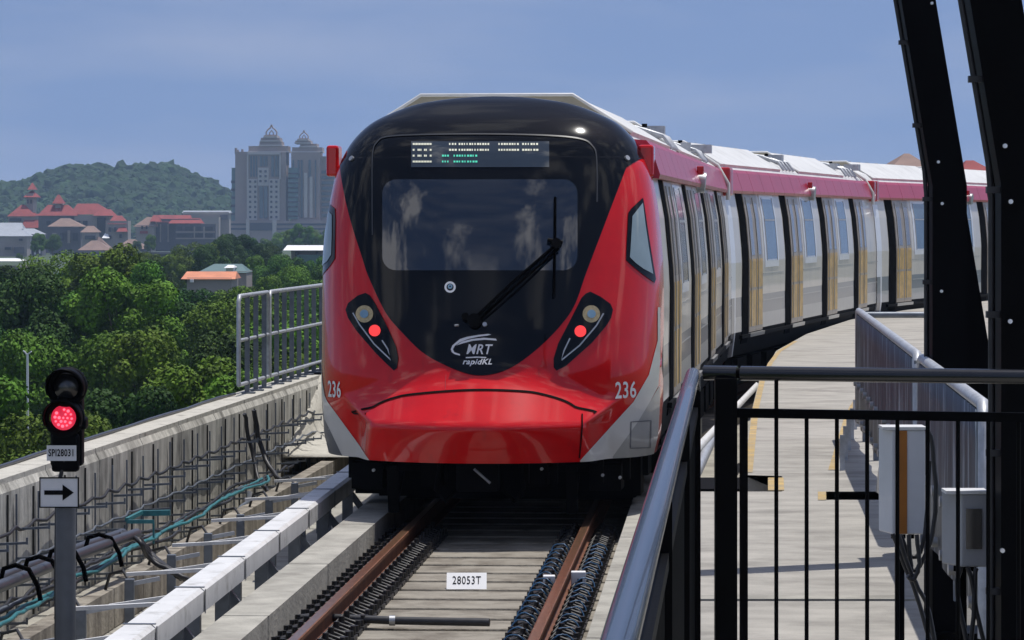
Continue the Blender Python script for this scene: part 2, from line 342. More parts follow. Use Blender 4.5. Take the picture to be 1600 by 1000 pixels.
# pipe across the track
t = empty('cable_conduit', off(24.6, -0.3, -0.16), 'black conduit lying across the sleepers between the two rails', 'conduit')
a = off(24.65, -1.0, -0.115) - t.location; b = off(24.5, 0.35, -0.115) - t.location
MB().tube([a, a + (b - a) * .1 + Vector((0, 0, .015)), (a + b) / 2, b], .028, 8).build('pipe', 'cable', t)
MB().tube([(a + b) / 2 + Vector((-.02, 0, 0)), (a + b) / 2 + Vector((.02, 0, 0))], .036, 8).build('clamp', 'metal', t)
# ---- concrete plinths either side of the track
for (d, cnt, lab) in ((-1.17, 8, 'left'), (1.20, 8, 'right')):
    for i in range(cnt):
        y0 = 19.85 + 3.5 * i - (0 if d < 0 else 1.1); y1 = y0 + 3.47
        a = off(y0, d); b = off(y1, d); dr = (b - a).normalized(); nx = Vector((dr.y, -dr.x, 0)); hw = .15 if d < 0 else 0.10
        poly = [a - nx * hw, b - nx * hw, b + nx * hw, a + nx * hw]
        o = MB().prism([(p.x, p.y) for p in poly], -0.39, 0.05).build('concrete_plinth', 'concrete', bevel=0.02)
        tag(o, '%s-nearest grey concrete block in the plinth row %s of the track' % (ORD[i], lab), 'plinth', 'concrete plinths beside the track')
# ---- third rail under its white cover
P0 = Vector((-2.46, 17.3, 0)); P1 = Vector((-1.53, 35.7, 0)); d3 = (P1 - P0).normalized(); n3 = Vector((d3.y, -d3.x, 0)); L3 = (P1 - P0).length
t = empty('third_rail', P0 + Vector((0, 0, -0.4)), 'long white covered power rail running beside the signal to the train corner', 'power rail')
def on3(s, x, z): return P0 + d3 * s + n3 * x + Vector((0, 0, z)) - t.location
k = 0; s = 0
while s < L3 + 12:
    ln = 2.15; e = s + ln - 0.012
    prof = [(-.098, .04), (-.098, .185), (-.085, .20), (.072, .20), (.098, .178), (.098, .04), (.08, .04), (.08, .17), (-.08, .17), (-.08, .04)]
    m = MB(); n = len(prof); v = [on3(s, x, z) for (x, z) in prof] + [on3(e, x, z) for (x, z) in prof]
    m.add(v, [(j, (j + 1) % n, (j + 1) % n + n, j + n)[::1] for j in range(n)] + [tuple(range(n))[::-1], tuple(range(n, 2 * n))])
    m.build('cover', 'cover_white', t)
    m = MB()
    for q in (-.105, .105): m.add([on3(e - .03, q, .03), on3(e + .03, q, .03), on3(e + .03, q, .19), on3(e - .03, q, .19)], [(0, 1, 2, 3)])
    m.bar(on3(e - .0, -.10, .204), on3(e - .0, .10, .204), .03, .006); m.build('strap', 'galv_dark', t)
    s += ln; k += 1
m = MB(); m.bar(on3(0, 0, .07), on3(L3 + 8, 0, .07), .07, .10); m.build('conductor', 'metal', t)
s = 1.2; i = 0
while s < L3:
    m = MB(); m.bar(on3(s, -.02, .02), on3(s, -.02, -.4 + .39), .10, .12); 
    m = MB(); m.box(-.05, .05, -.05, .05, 0, .42, 0, Matrix.Translation(on3(s, .0, -.40)))
    m.bar(on3(s + .25, .0, -.02), on3(s + .25, .24, -.34), .05, .06); m.bar(on3(s + .25, .22, -.34), on3(s + .25, .50, -.36), .06, .05)
    m.build('bracket', 'galv_dark', t)
    MB().bar(on3(s + .6, -.78, .06), on3(s + .6, -.1, .10), .05, .025).build('tie_rod', 'cover_white', t); MB().bar(on3(s + 1.15, -.62, .02), on3(s + 1.15, -.1, .10), .04, .025).build('tie_rod', 'cover_white', t)
    m = MB(); m.box(-.07, .07, -.07, .07, 0, .26, 0, Matrix.Translation(on3(s + .1, -.24, -.40)))
    m.tube([on3(s + .1, -.24, -.14), on3(s + .1, -.24, -.03)], .04, 8); m.build('insulator', 'galv_dark', t)
    s += 2.3
# ---- parapet wall: inner top edge measured along (26.3,-3.75) .. (43.2,-2.39)
def wl(Y, dx=0.0, z=0.72): 
    x = -3.75 + 0.0805 * (Y - 26.3)
    if Y > 43: x += (Y - 43) ** 2 * 0.004
    return Vector((x + dx, Y, z))
t = empty('parapet_wall', wl(26, -.2, -.4), 'long stained grey concrete parapet wall behind the signal', 'wall')
o0 = Vector(t.location); y = 16.0; k = 0
while y < 60:
    y1 = y + 2.0
    m = MB(); ins = [(0, -.4), (0, .62), (-.03, .68), (-.03, .72), (-.36, .72), (-.36, -.4)]
    v = []
    for yy in (y, y1 - .02):
        for (dx, z) in ins: v.append(wl(yy, dx, z) - o0)
    n = 6; m.add(v, [(j, j + n, (j + 1) % n + n, (j + 1) % n) for j in range(n)] + [tuple(range(n)), tuple(range(n, 2 * n))[::-1]])
    for q in range(4): 
        if True: m.m[3] = 1; m.m[2] = 1
    # shallow dark vertical ribs on the inner face, marking panel joints
    for q in range(2):
        yy = y + 0.5 + q * 0.9 + random.uniform(-.05, .05)
        m.bar(wl(yy, .006, -.38) - o0, wl(yy, .006, .60) - o0, .018, .012, 2)
    m.build('wall_panel', ['wall_concrete', 'wall_top', 'dark_joint'], t); y = y1; k += 1
# concrete haunch where the wall meets the next span, beside the train
m = MB(); v = []; n = 9
for i in range(n):
    u = i / (n - 1); zz = -0.06 + 0.95 * u ** 2.4; v += [(-0.62 * (1 - u) ** 1.5 + 0.0, 0, zz)]
prof = [(0.02 - 0.35, -0.06), (0.0, -0.06), (1.0, -0.06), (1.0, 0.0), (0.55, 0.02), (0.3, 0.10), (0.16, 0.24), (0.08, 0.44), (0.04, 0.72), (-0.33, 0.72)]
a = wl(40.5, 0, 0); n = len(prof); v = []; hs = (40.5, 41, 41.5, 42, 42.6, 43.2, 44, 52)
for yy in hs:
    g_ = min(1, .10 + .9 * ((yy - 40.5) / 3.5) ** 1.4) if yy < 44 else 1; wx = wl(yy).x
    for (x, z) in prof: v.append((wx + (x if x > .5 or x <= .0 else x * (.35 + .65 * g_)), yy, -.06 + (z + .06) * g_))
m = MB().add(v, [(k * n + j, k * n + (j + 1) % n, k * n + (j + 1) % n + n, k * n + j + n) for k in range(len(hs) - 1) for j in range(n)] + [tuple(range(n))[::-1], tuple(range(len(v) - n, len(v)))], 0, True)
tag(m.build('concrete_haunch', 'wall_top'), 'smooth flared concrete haunch between parapet and train corner', 'haunch')
# conduit lying on top of the wall's outer edge
t = empty('wall_top_cable', wl(26, -.3, .72), 'thin dark cable clipped along the outer top edge of the parapet wall', 'cable')
m = MB(); m.tube([wl(16 + i, -.30 + .012 * math.sin(i * 1.7), .735 + .006 * math.sin(i * 2.1)) - Vector(t.location) for i in range(24)], .016, 6); m.build('cable_run', 'pipe_black', t)
# low trough wall
def tw(Y, dx=0.0, z=-0.05): return Vector((-3.0 + 0.067 * (Y - 25.8) + dx, Y, z))
y = 17.0; i = 0
while y < 40:
    y1 = y + 3.2; a, b = tw(y), tw(y1 - .02); poly = [(a.x - .14, a.y), (b.x - .14, b.y), (b.x, b.y), (a.x, a.y)]
    tag(MB().prism(poly, -.398, -.10).build('trough_wall', ['trough_concrete'], bevel=.01), '%s-nearest section of the low stained concrete cable-trough wall' % ORD[i], 'low wall', 'sections of the low trough wall')
    y = y1; i += 1
# ---- cable brackets on the wall
t = empty('cable_bracket', (0, 0, 0), 'x', 'cable bracket', 'cable brackets on the parapet wall')
m = MB(); m.bar((.02, 0, -.36), (.02, 0, .56), .013, .02); m.build('upright', 'galv_dark', t)
for z in (.30, .08, -.12, -.28):
    m = MB(); m.bar((.03, 0, z), (.27, 0, z + .012), .022, .018); m.bar((.265, 0, z), (.265, 0, z + .05), .014, .014); m.build('arm', 'galv_dark', t)
kids(t); y = 22.3; i = 0; first = t
brs = []
while y < 43:
    b_ = t if i == 0 else dup(t); b_.location = wl(y, 0, 0); tag(b_, '%s-nearest of the four-armed steel cable brackets on the parapet' % ORD[i], 'cable bracket'); b_['group'] = 'cable brackets on the parapet wall'
    brs.append(y); y += 0.72 * random.uniform(.85, 1.15); i += 1; b_.location.z += random.uniform(-.03, .03)
def sag(name, mt, ys, dx, z, r, amp, per, label, cat, group=None, wig=0.01):
    t = empty(name, wl(ys[0], dx, z), label, cat, group); o = Vector(t.location); pts = []
    y = ys[0]; 
    while y <= ys[1]:
        ph = (y - ys[0]) / per; u = ph - math.floor(ph)
        pts.append(wl(y, dx + random.uniform(-wig, wig), z - amp * 4 * u * (1 - u) + random.uniform(-wig, wig) * .6) - o); y += 0.18
    MB().tube(pts, r, 6).build('cable_run', mt, t)
G = 'cables strung along the parapet wall'
sag('wall_cable', 'cable', (20, 43), .06, .36, .014, .035, .72, 'upper black cable looping from bracket to bracket along the parapet wall', 'cable', G)
sag('wall_cable', 'galv_dark', (20, 43), .10, .12, .011, .02, .72, 'thin grey cable strung along the middle arms of the parapet brackets', 'cable', G)
sag('wall_cable', 'cable', (20, 40), .2, -.09, .016, .03, .72, 'black cable resting on the lower arms of the parapet brackets', 'cable', G)
def run(name, mt, pts, r, label, cat, group=None, n=7, part='cable_run', sub=5, jit=0.008):
    pts = [Vector(p) for p in pts]; t = empty(name, pts[0], label, cat, group); o = Vector(pts[0]); q = []
    for i in range(len(pts) - 1):
        p0 = pts[max(i - 1, 0)]; p1 = pts[i]; p2 = pts[i + 1]; p3 = pts[min(i + 2, len(pts) - 1)]
        for k in range(sub):
            u = k / sub
            q.append(0.5 * ((2 * p1) + (p2 - p0) * u + (2 * p0 - 5 * p1 + 4 * p2 - p3) * u * u + (3 * p1 - p0 - 3 * p2 + p3) * u ** 3) + Vector([random.uniform(-jit, jit) for _ in range(3)]))
    q.append(pts[-1]); MB().tube([p - o for p in q], r, n).build(part, mt, t); return t
GT = 'cables lying in the trough'
for i, (dz, dd) in enumerate(((0, 0), (.03, .13))):
    t = run('cable_pipe', 'pipe_black', [gz(-60, 928, .18 + dz) + Vector((dd, 0, 0)), gz(60, 880, .18 + dz) + Vector((dd, 0, 0)), gz(150, 848, .2 + dz) + Vector((dd * .9, 0, 0)), gz(192, 834, .2 + dz) + Vector((dd * .8, 0, 0))], .042,
        ('rear' if i == 0 else 'front') + ' one of the two thick black pipes behind the signal post', 'pipe', 'thick black cable pipes', 10, 'pipe', jit=0)
t = empty('pipe_straps', gz(20, 900, .2), 'black strap hoops around the two thick pipes by the signal', 'strap'); o = Vector(t.location)
for px, py in ((8, 906), (45, 892), (82, 878), (140, 856)):
    c = gz(px, py, .2) - o + Vector((.07, 0, .0)); MB().tube([c + Vector((-.10, 0, .0)), c + Vector((-.08, 0, .075)), c + Vector((0, 0, .10)), c + Vector((.09, 0, .07)), c + Vector((.15, 0, -.04)), c + Vector((.17, 0, -.14))], .017, 6).build('hoop', 'rubber', t)
for i in range(4):
    run('loose_cable', 'cable', [gz(188, 836 - i * 2, .22) , gz(212 + 2 * i, 838 + 3 * i, .2), gz(235, 862 + 4 * i, .05), gz(262 + 5 * i, 888 + 3 * i, -.05), gz(283 + 7 * i, 905 + 2 * i, -.12)], .019,
        '%s strand of the black bundle dropping from the thick pipe ends' % ORD[i], 'cable', 'black cable bundle', jit=.006)
run('loose_cable', 'cable', [wl(37.2, .1, .62), wl(37.3, .16, .2), wl(37.0, .3, -.1), wl(36.4, .6, -.25)], .022, 'black cable hanging down the parapet face near the train corner', 'cable', 'black cables hanging down the wall')
run('loose_cable', 'cable', [wl(37.8, .1, .62), wl(37.8, .2, .15), wl(37.4, .45, -.1), wl(36.9, .8, -.28), wl(36.0, 1.0, -.3)], .026, 'thicker black cable curving down from the parapet to the power rail', 'cable', 'black cables hanging down the wall')
for i, (dx, z, mt, w_, lab) in enumerate(((-.20, -.02, 'teal_cable', .04, 'teal cable lying loose on the near edge of the trough wall'), (-.32, -.05, 'teal_cable', .03, 'second teal cable weaving along the floor of the trough'),
        (-.42, -.08, 'cable', .04, 'black cable weaving along the bottom of the trough'), (-.5, -.12, 'galv_dark', .03, 'dull grey cable lying closest to the foot of the parapet'), (-.26, -.06, 'cable', .05, 'black cable tangled with the teal ones in the trough'))):
    run('trough_cable', mt, [tw(18 + 0.9 * k, dx + random.uniform(-w_, w_) * 1.6, z - .0 + random.uniform(0, w_)) for k in range(22)], .015, lab, 'cable', GT)
tp = None
for i in range(9):
    y = 20.6 + 1.9 * i; q = tw(y, .16, -.40)
    if tp is None:
        t = tp = empty('cable_stub', q, 'x', 'cable stub', 'grey stub posts in front of the trough wall')
        m = MB(); m.box(-.035, .035, -.035, .035, 0, .40); m.build('post', 'galv_dark', t, bevel=.006)
        MB().bar((0, 0, .36), (.22, .02, .40), .03, .03).build('arm', 'galv', t); MB().tube([(0, 0, .38), (-.06, .1, .45), (-.16, .15, .42), (-.2, .2, .30)], .012, 6).build('lead', 'cable', t); kids(t)
    else: t = dup(tp)
    t.location = q; t['group'] = 'grey stub posts in front of the trough wall'; tag(t, '%s-nearest grey stub post between trough wall and white power rail' % ORD[i], 'cable stub')
# rubble and small cable ends in the trough: pieces of junk brackets
t = empty('teal_bracket', wl(30.2, .1, .1), 'teal painted steel frame sticking out of the parapet wall below the cables', 'bracket'); o = Vector(t.location)
def pp(px, py, Y): return at(px, py, Y) - o
m = MB(); m.bar(pp(198, 812, 29.5), pp(222, 800, 30.2), .03, .03); m.bar(pp(222, 802, 30.2), pp(266, 801, 30.2), .05, .045); m.bar(pp(198, 815, 29.5), pp(240, 815, 29.6), .03, .03); m.build('frame', 'teal_cable', t)
m = MB(); m.bar(pp(240, 815, 29.6), pp(240, 850, 29.6), .015, .02); m.build('leg', 'teal_cable', t)
# grey equipment at the foot of the power rail
t = empty('cable_box', gz(365, 835, -.35), 'grey junction fitting with white caps behind the white power rail', 'fitting'); o = Vector(t.location)
m = MB(); m.box(-.06, .06, -.14, .14, 0, .16); m.tube([(.0, 0, .16), (.05, .3, .24), (.1, .6, .26)], .022, 8); m.build('housing', 'galv_dark', t, bevel=.02)
m = MB(); m.tube([(.1, .6, .24), (.11, .62, .36)], .025, 8); m.build('cap', 'cover_white', t)
# ---- galvanised railing on the wall
def galv_panel(y0, y1, lab, start):
    t = empty('steel_railing', wl(y0, -.2, .72), lab, 'railing', 'galvanised railings on the parapet'); o = Vector(t.location)
    def w_(y, z): return wl(y, -.2, z) - o
    m = MB(); r_ = .024
    m.tube([w_(y0, .84), w_(y0, 1.74), w_(y0 + .06, 1.80), w_(y1 - .06, 1.80), w_(y1, 1.74), w_(y1, .84)] , r_, 8); m.tube([w_(y0, .84), w_(y1, .84)], r_ * .9, 8); m.build('frame', 'galv', t)
    MB().tube([w_(y0, 1.32), w_(y1, 1.32)], .02, 8).build('mid_rail', 'galv', t)
    y = y0 + start
    while y < y1 - .1:
        m = MB(); a = w_(y, .735); b = w_(y, 1.79); m.bar(a, b, .055, .018); m.box(-.06, .09, -.05, .05, 0, .016, 0, Matrix.Translation(w_(y, .722))); m.build('post', 'galv_dark', t); y += .62
galv_panel(38.7, 40.85, 'short left panel of the galvanised railing on the parapet', .6)
galv_panel(40.95, 46.6, 'long right panel of the galvanised railing, ending behind the train', .55)
# ---- signal
S = Vector((-2.79, 22.4, -.4))
t = empty('railway_signal', S, 'black two-lamp signal showing red above an arrow plate', 'signal')
def sp_(px, py, dy=0): p = at(px, py, 22.4); return p - S + Vector((0, dy, 0))
m = MB(); m.tube([(0, 0, 0), (0, 0, sp_(105, 790).z)], .064, 16); 
m.build('post', 'signal_post', t)
MB().tube([(-.055, .01, .1), (-.06, .0, .8), (-.05, -.02, 1.35), (.0, -.03, 1.55)], .013, 6).build('post_cable', 'cable', t)
m = MB(); z0 = sp_(0, 742).z; zt = sp_(0, 580).z
m.box(-.10, .10, .02, .16, z0 + .05, zt - .01); m.box(-.085, .085, -.04, .05, z0 + .02, z0 + .26); m.box(.06, .13, -.02, .12, z0 + .28, z0 + .36)
hd = m.build('lamp_housing', 'black_steel', t, bevel=.02)
for (px, py, mt_, nm) in ((105, 604, 'lamp_off', 'unlit_lamp'), (101, 652, 'signal_red', 'red_lamp')):
    c = sp_(px, py); m = MB(); n = 28; v = []; 
    ring = [(0.118, .08), (0.125, -.02), (0.122, -.05)]
    # round door with hood
    rows = []
    for (r_, yy) in ((.125, .03), (.125, -.06), (.10, -.07), (.088, -.045)):
        rows.append([(c.x + r_ * math.cos(2 * math.pi * k / n), c.y + yy, c.z + r_ * math.sin(2 * math.pi * k / n)) for k in range(n)])
    vv = [p for r_ in rows for p in r_]; m.add(vv, [(i * n + j, i * n + (j + 1) % n, (i + 1) * n + (j + 1) % n, (i + 1) * n + j) for i in range(3) for j in range(n)], 0, True)
    b_ = m.build('lamp_door', 'black_steel', t)
    m = MB(); v = []
    for (yy, rr_) in ((-.06, .122), (-.26, .118)):
        for k in range(n + 1):
            an = R(-25) + R(230) * k / n; v += [(c.x + rr_ * math.cos(an), c.y + (yy if yy > -.1 else yy + .10 * (1 - math.sin(max(0, min(math.pi, an))))), c.z + rr_ * math.sin(an))]
    m.add(v, [(j, j + 1, n + 1 + j + 1, n + 1 + j) for j in range(n)], 0, True); h_ = m.build('hood', 'black_steel', t)
    so_ = h_.modifiers.new('s', 'SOLIDIFY'); so_.thickness = .006
    m = MB(); v = [(c.x, c.y - .068, c.z)] ; rad = .078
    for q in (1, 2, 3): v += [(c.x + rad * q / 3 * math.cos(2 * math.pi * k / n), c.y - .068 + .016 * (q / 3) ** 2, c.z + rad * q / 3 * math.sin(2 * math.pi * k / n)) for k in range(n)]
    f = [(0, 1 + k, 1 + (k + 1) % n) for k in range(n)] + [(1 + q * n + k, 1 + (q + 1) * n + k, 1 + (q + 1) * n + (k + 1) % n, 1 + q * n + (k + 1) % n) for q in (0, 1) for k in range(n)]
    m.add(v, [q[::-1] for q in f], 0, True); m.build(nm, mt_, t)
    if nm == 'red_lamp':
        rg_ = random.Random(4); dots = [(0, 0)] + [(.026 * q * math.cos(2 * math.pi * k / (6 * q) + q), .026 * q * math.sin(2 * math.pi * k / (6 * q) + q)) for q in (1, 2) for k in range(6 * q)]
        for dx_, dz_ in dots:
            if rg_.random() < .12: continue
            MB().tube([(c.x + dx_, c.y - .060, c.z + dz_), (c.x + dx_, c.y - .0705, c.z + dz_)], .0095 * rg_.uniform(.7, 1.1), 8).build('led', 'signal_led', t)
def plate(px0, px1, py0, py1, mt_, y, txt=None, size=.05, name='number_plate', sx=1.0):
    a = sp_(px0, py1); b = sp_(px1, py0); m = MB(); m.box(a.x, b.x, y, y + .008, a.z, b.z); p = m.build(name, mt_, t)
    if txt:
        v, f = textmesh(txt, size, sx=sx, bold=.0012); cx = (a.x + b.x) / 2; cz = (a.z + b.z) / 2
        MB().add([(cx + x, y - .003, cz + z) for (x, z) in v], f).build('lettering', 'ink', p)
    return p, a, b
plate(75, 121, 695, 719, 'plate_grey', -.062, 'SPI28031', .062, sx=.66)
_, a, b = plate(66, 124, 746, 790, 'plate_grey', -.085, name='arrow_plate')
fr = MB(); tz = .007
for (x0, x1, z0_, z1_) in ((a.x - tz, b.x + tz, b.z, b.z + tz), (a.x - tz, b.x + tz, a.z - tz, a.z), (a.x - tz, a.x, a.z, b.z), (b.x, b.x + tz, a.z, b.z)): fr.box(x0, x1, -.089, -.07, z0_, z1_)
fr.build('plate_frame', 'ink', t)
cx = (a.x + b.x) / 2; cz = (a.z + b.z) / 2; ar = [(-.092, -.014), (.022, -.014), (.022, -.05), (.092, 0), (.022, .05), (.022, .014), (-.092, .014)]
bm_ = MB().add([(cx + x, -.088, cz + z) for x, z in ar], [(0, 1, 5, 6), (2, 3, 4), (1, 2, 4, 5)]); bm_.build('arrow', 'ink', t)
# ---- track number plate
t = empty('number_sign', off(27.2, 0.0, -.17) + Vector((0, 0, 0)), 'small white sign reading 28053T between the rails', 'sign')
t.location.x = (729 - 800) * 27.2 / F
rot = Matrix.Rotation(R(-42), 4, 'X'); m = MB(); m.box(-.152, .152, 0, .006, .0, .155, 0, rot); p = m.build('plate', 'plate_white', t)
v, f = textmesh('28053T', .085, sx=.78, bold=.0); q = MB(); q.add([tuple(rot @ Vector((x, -.003, .079 + z * 1.25))) for x, z in v], f); q.build('lettering', 'ink', p)
MB().box(-.02, .02, .13, .15, 0, .09).build('stand', 'galv_dark', t)
# ================================================================== RIGHT-HAND WALKWAY
ZW = 0.8
def wk(pl, z=ZW): return [tuple(gz(a, b, z)[:2]) for a, b in pl]
deck = [(1030, 930), (1050, 768), (1222, 768), (1222, 744), (1160, 742), (1175, 640), (1186, 595), (1213, 548), (1260, 522), (1330, 499), (1440, 480), (1545, 464), (1700, 447),
        (1850, 440), (1850, 520), (1640, 545), (1500, 560), (1420, 600), (1385, 660), (1372, 735), (1368, 768), (1290, 768), (1290, 781), (1385, 781), (1432, 930)]
m = MB().prism(wk(deck), 0.1, ZW); struct(m.build('walkway', 'deck_concrete'))
# transverse joints on the walkway
near = [(1024, 938), (1434, 938), (1475, 1090), (1000, 1090)]
struct(MB().prism(wk(near), 0.1, ZW - .004).build('walkway_near_slab', 'deck_concrete'))
struct(MB().prism(wk([(1025, 931), (1433, 931), (1434, 937), (1024, 937)]), 0.2, ZW + .004).build('walkway_joint', 'concrete'))
def yl(pts, wpx, name='yellow_line'):
    v = []
    for (x, y) in pts:
        s_ = F / gz(x, y, ZW).y; a = gz(x, y, ZW + .004); b = a + Vector((wpx, 0, 0)); v += [tuple(a), tuple(b)]
    m = MB().add(v, [(2 * i, 2 * i + 1, 2 * i + 3, 2 * i + 2) for i in range(len(pts) - 1)]); return struct(m.build(name, 'yellow_line'))
yl([(1163, 738), (1169, 690), (1175.5, 640), (1187, 595), (1200, 567), (1214, 549), (1240, 533)], .06)
yl([(1294, 734), (1318, 656), (1328, 634), (1344, 611), (1400, 582)], .055)
yl([(1200, 766), (1200, 746)], .11); yl([(1278, 781), (1278, 768)], .055)
# black block standing in for the shade inside the left walkway notch
tag(MB().prism(wk([(1040, 764), (1220, 764), (1220, 746), (1045, 746)], .66), .3, .66).build('notch_dark_fill', 'underframe'), 'black fill standing in for shade in the walkway notch by the fence post', 'dark fill')
# white cable duct seen between the post and the walkway edge
t = run('cable_duct', 'cover_white', [gz(1085, 705, .55), gz(1182, 603, .55)], .05, 'white cable duct between the train and the yellow walkway edge', 'duct', n=4, part='duct', jit=0)
run('cable_duct', 'galv', [gz(1085, 745, .5), gz(1125, 660, .5)], .05, 'short grey duct behind the fence corner post, beneath the white one', 'duct', n=6, part='duct', jit=0)
# ---- barrier panels right of the walkway
def bl(Y, z, dx=0): return Vector((1.97 + 0.062 * (Y - 15) + dx, Y, z))
def barrier(y0, y1, lab):
    t = empty('steel_barrier', bl(y0, ZW), lab, 'barrier', 'grey sheet-metal barriers along the walkway'); o = Vector(t.location)
    nseg = int((y1 - y0) * 3); v = []; f = []
    for i in range(nseg + 1):
        y = y0 + (y1 - y0) * i / nseg
        for k, z in enumerate((.95, 1.3, 1.7, 1.84)):
            v.append(bl(y, z - 0.0, .012 * math.sin(y * 5) * (1 - k / 3)) - o)
    f = [(i * 4 + k, i * 4 + 4 + k, i * 4 + 5 + k, i * 4 + 1 + k) for i in range(nseg) for k in range(3)]
    pn = MB().add(v, f, 0, True).build('panel', 'barrier_panel', t); sm = pn.modifiers.new('s', 'SOLIDIFY'); sm.thickness = .02
    MB().tube([bl(y0, .9) - o, bl(y0, 1.80) - o, bl(y0 + .08, 1.87) - o, bl(y1 - .08, 1.87) - o, bl(y1, 1.80) - o, bl(y1, .9) - o], .028, 8).build('top_rail', 'galv', t)
    y = y0 + .3; i = 0
    while y < y1:
        for zz in (1.28, 1.02): c = bl(y, zz, -.02) - o; MB().tube([c, c + Vector((-.03, 0, 0))], .028, 6).build('bolt', 'metal', t)
        y += .7
    y = y0 + .1
    while y < y1: MB().bar(bl(y, ZW, .05) - o, bl(y, 1.8, .05) - o, .06, .05).build('post', 'galv_dark', t); y += 2.3
barrier(20.3, 30.0, 'long grey sheet-metal barrier with pipe top beyond the first black column')
barrier(14.9, 19.9, 'shorter grey sheet-metal barrier between the two black columns')
t = empty('steel_railing', gz(1300, 735, ZW) + Vector((.25, 0, 0)), 'low grey steel posts under the barrier at the narrow end of the walkway', 'railing'); o = Vector(t.location)
for i in range(7):
    p = gz(1316 + 5 * i, 735 - 16 * i, ZW) - o; MB().bar(p, p + Vector((0, 0, .26)), .035, .02).build('post', 'galv', t)
# thin handrail far behind barrier
t = empty('handrail', gz(1400, 520, ZW), 'thin dark handrail crossing behind the long barrier below the carriages', 'handrail'); o = Vector(t.location)
MB().tube([at(1352, 492, 40) - o, at(1456, 492, 40) - o], .035, 8).build('rail_tube', 'galv_dark', t); MB().bar(at(1450, 492, 40) - o, at(1450, 570, 40) - o, .06, .06).build('post', 'galv_dark', t)
# lower side deck right of the walkway
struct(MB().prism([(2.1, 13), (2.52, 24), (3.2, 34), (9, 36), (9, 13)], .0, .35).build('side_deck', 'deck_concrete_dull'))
# ---- black fence (front and side), camera side
FZ = 2.14
t = empty('black_fence', (.70, 11.7, 1.1), 'black fence with upright bars across the front of the walkway', 'fence'); o = Vector(t.location)
A = Vector((.60, 11.79, FZ)); B = Vector((2.1, 11.34, FZ)); dd = (B - A); 
def fn(s, z): p = A + dd * s; return Vector((p.x, p.y, z)) - o
def fx(px): # parameter along the front fence for a photo column
    q = (px - CX) / F; return (q * A.y - A.x) / (dd.x - q * dd.y)
m = MB(); m.tube([fn(fx(1100), FZ), fn(fx(1152), FZ)], .024, 12); m.tube([fn(fx(1158), FZ), fn(1, FZ)], .024, 12); m.build('top_rail', 'black_rail', t)
MB().tube([fn(fx(1150), FZ), fn(fx(1160), FZ)], .018, 10).build('rail_joint', 'black_steel', t)
MB().bar(fn(fx(1150), 2.01), fn(1, 2.01), .03, .03).build('second_rail', 'black_steel', t)
MB().bar(fn(fx(1150), 1.16), fn(1, 1.16), .03, .03).build('bottom_rail', 'black_steel', t)
m = MB(); c = fn(fx(1134), 0); m.box(c.x - .036, c.x + .036, c.y - .036, c.y + .036, 0, FZ - 1.1 - .015); m.build('corner_post', 'black_steel', t, bevel=.004)
c = fn(fx(1162), 0); MB().box(c.x - .013, c.x + .013, c.y - .013, c.y + .013, 0, .9).build('bar', 'black_steel', t)
px = 1213.0
while px < 1640:
    c = fn(fx(px), 0); MB().tube([(c.x, c.y, .02), (c.x, c.y, (.90 if px > 1220 else 1.03))], .0068, 8).build('bar', 'black_steel', t); px += 47.3 
for px in (1205, 1385, 1565): pass
t = empty('black_fence', (.1, 3.5, 1.1), 'black fence beside the train with a blue-grey shining handrail', 'fence'); o = Vector(t.location)
def fs(Y, z, dx=0): return Vector((-.14 + .0625 * Y + dx, Y, z)) - o
m = MB(); m.tube([fs(y, FZ) for y in (1.5, 4, 7, 10, 11.62)] + [fs(11.76, FZ - .012), fs(11.82, FZ - .05), fs(11.83, FZ - .12)], .0235, 16); m.build('top_rail', 'black_rail', t)
MB().bar(fs(1.5, 2.01), fs(11.8, 2.01), .03, .03).build('second_rail', 'black_steel', t)
MB().bar(fs(1.5, 1.16), fs(11.8, 1.16), .03, .03).build('bottom_rail', 'black_steel', t)
c = fs(11.83, 0); MB().box(c.x - .027, c.x + .022, c.y - .03, c.y + .03, 0, FZ - 1.1 - .06).build('end_post', 'black_steel', t, bevel=.004)
y = 2.0
while y < 11.7:
    MB().tube([fs(y, 1.12), fs(y, 2.01)], .008, 6).build('bar', 'black_steel', t)
    y += .105
for y in (4.2, 6.7, 9.2): MB().box(-.02, .02, -.02, .02, 0, FZ - 1.1 - .02, 0, Matrix.Translation(fs(y, 1.1))).build('fence_post', 'black_steel', t)
struct(MB().prism([(-.35, -4), (.50, 12.0), (2.6, 11.5), (5, 11.3), (5, -4)], .7, 1.1).build('station_platform', 'concrete'))
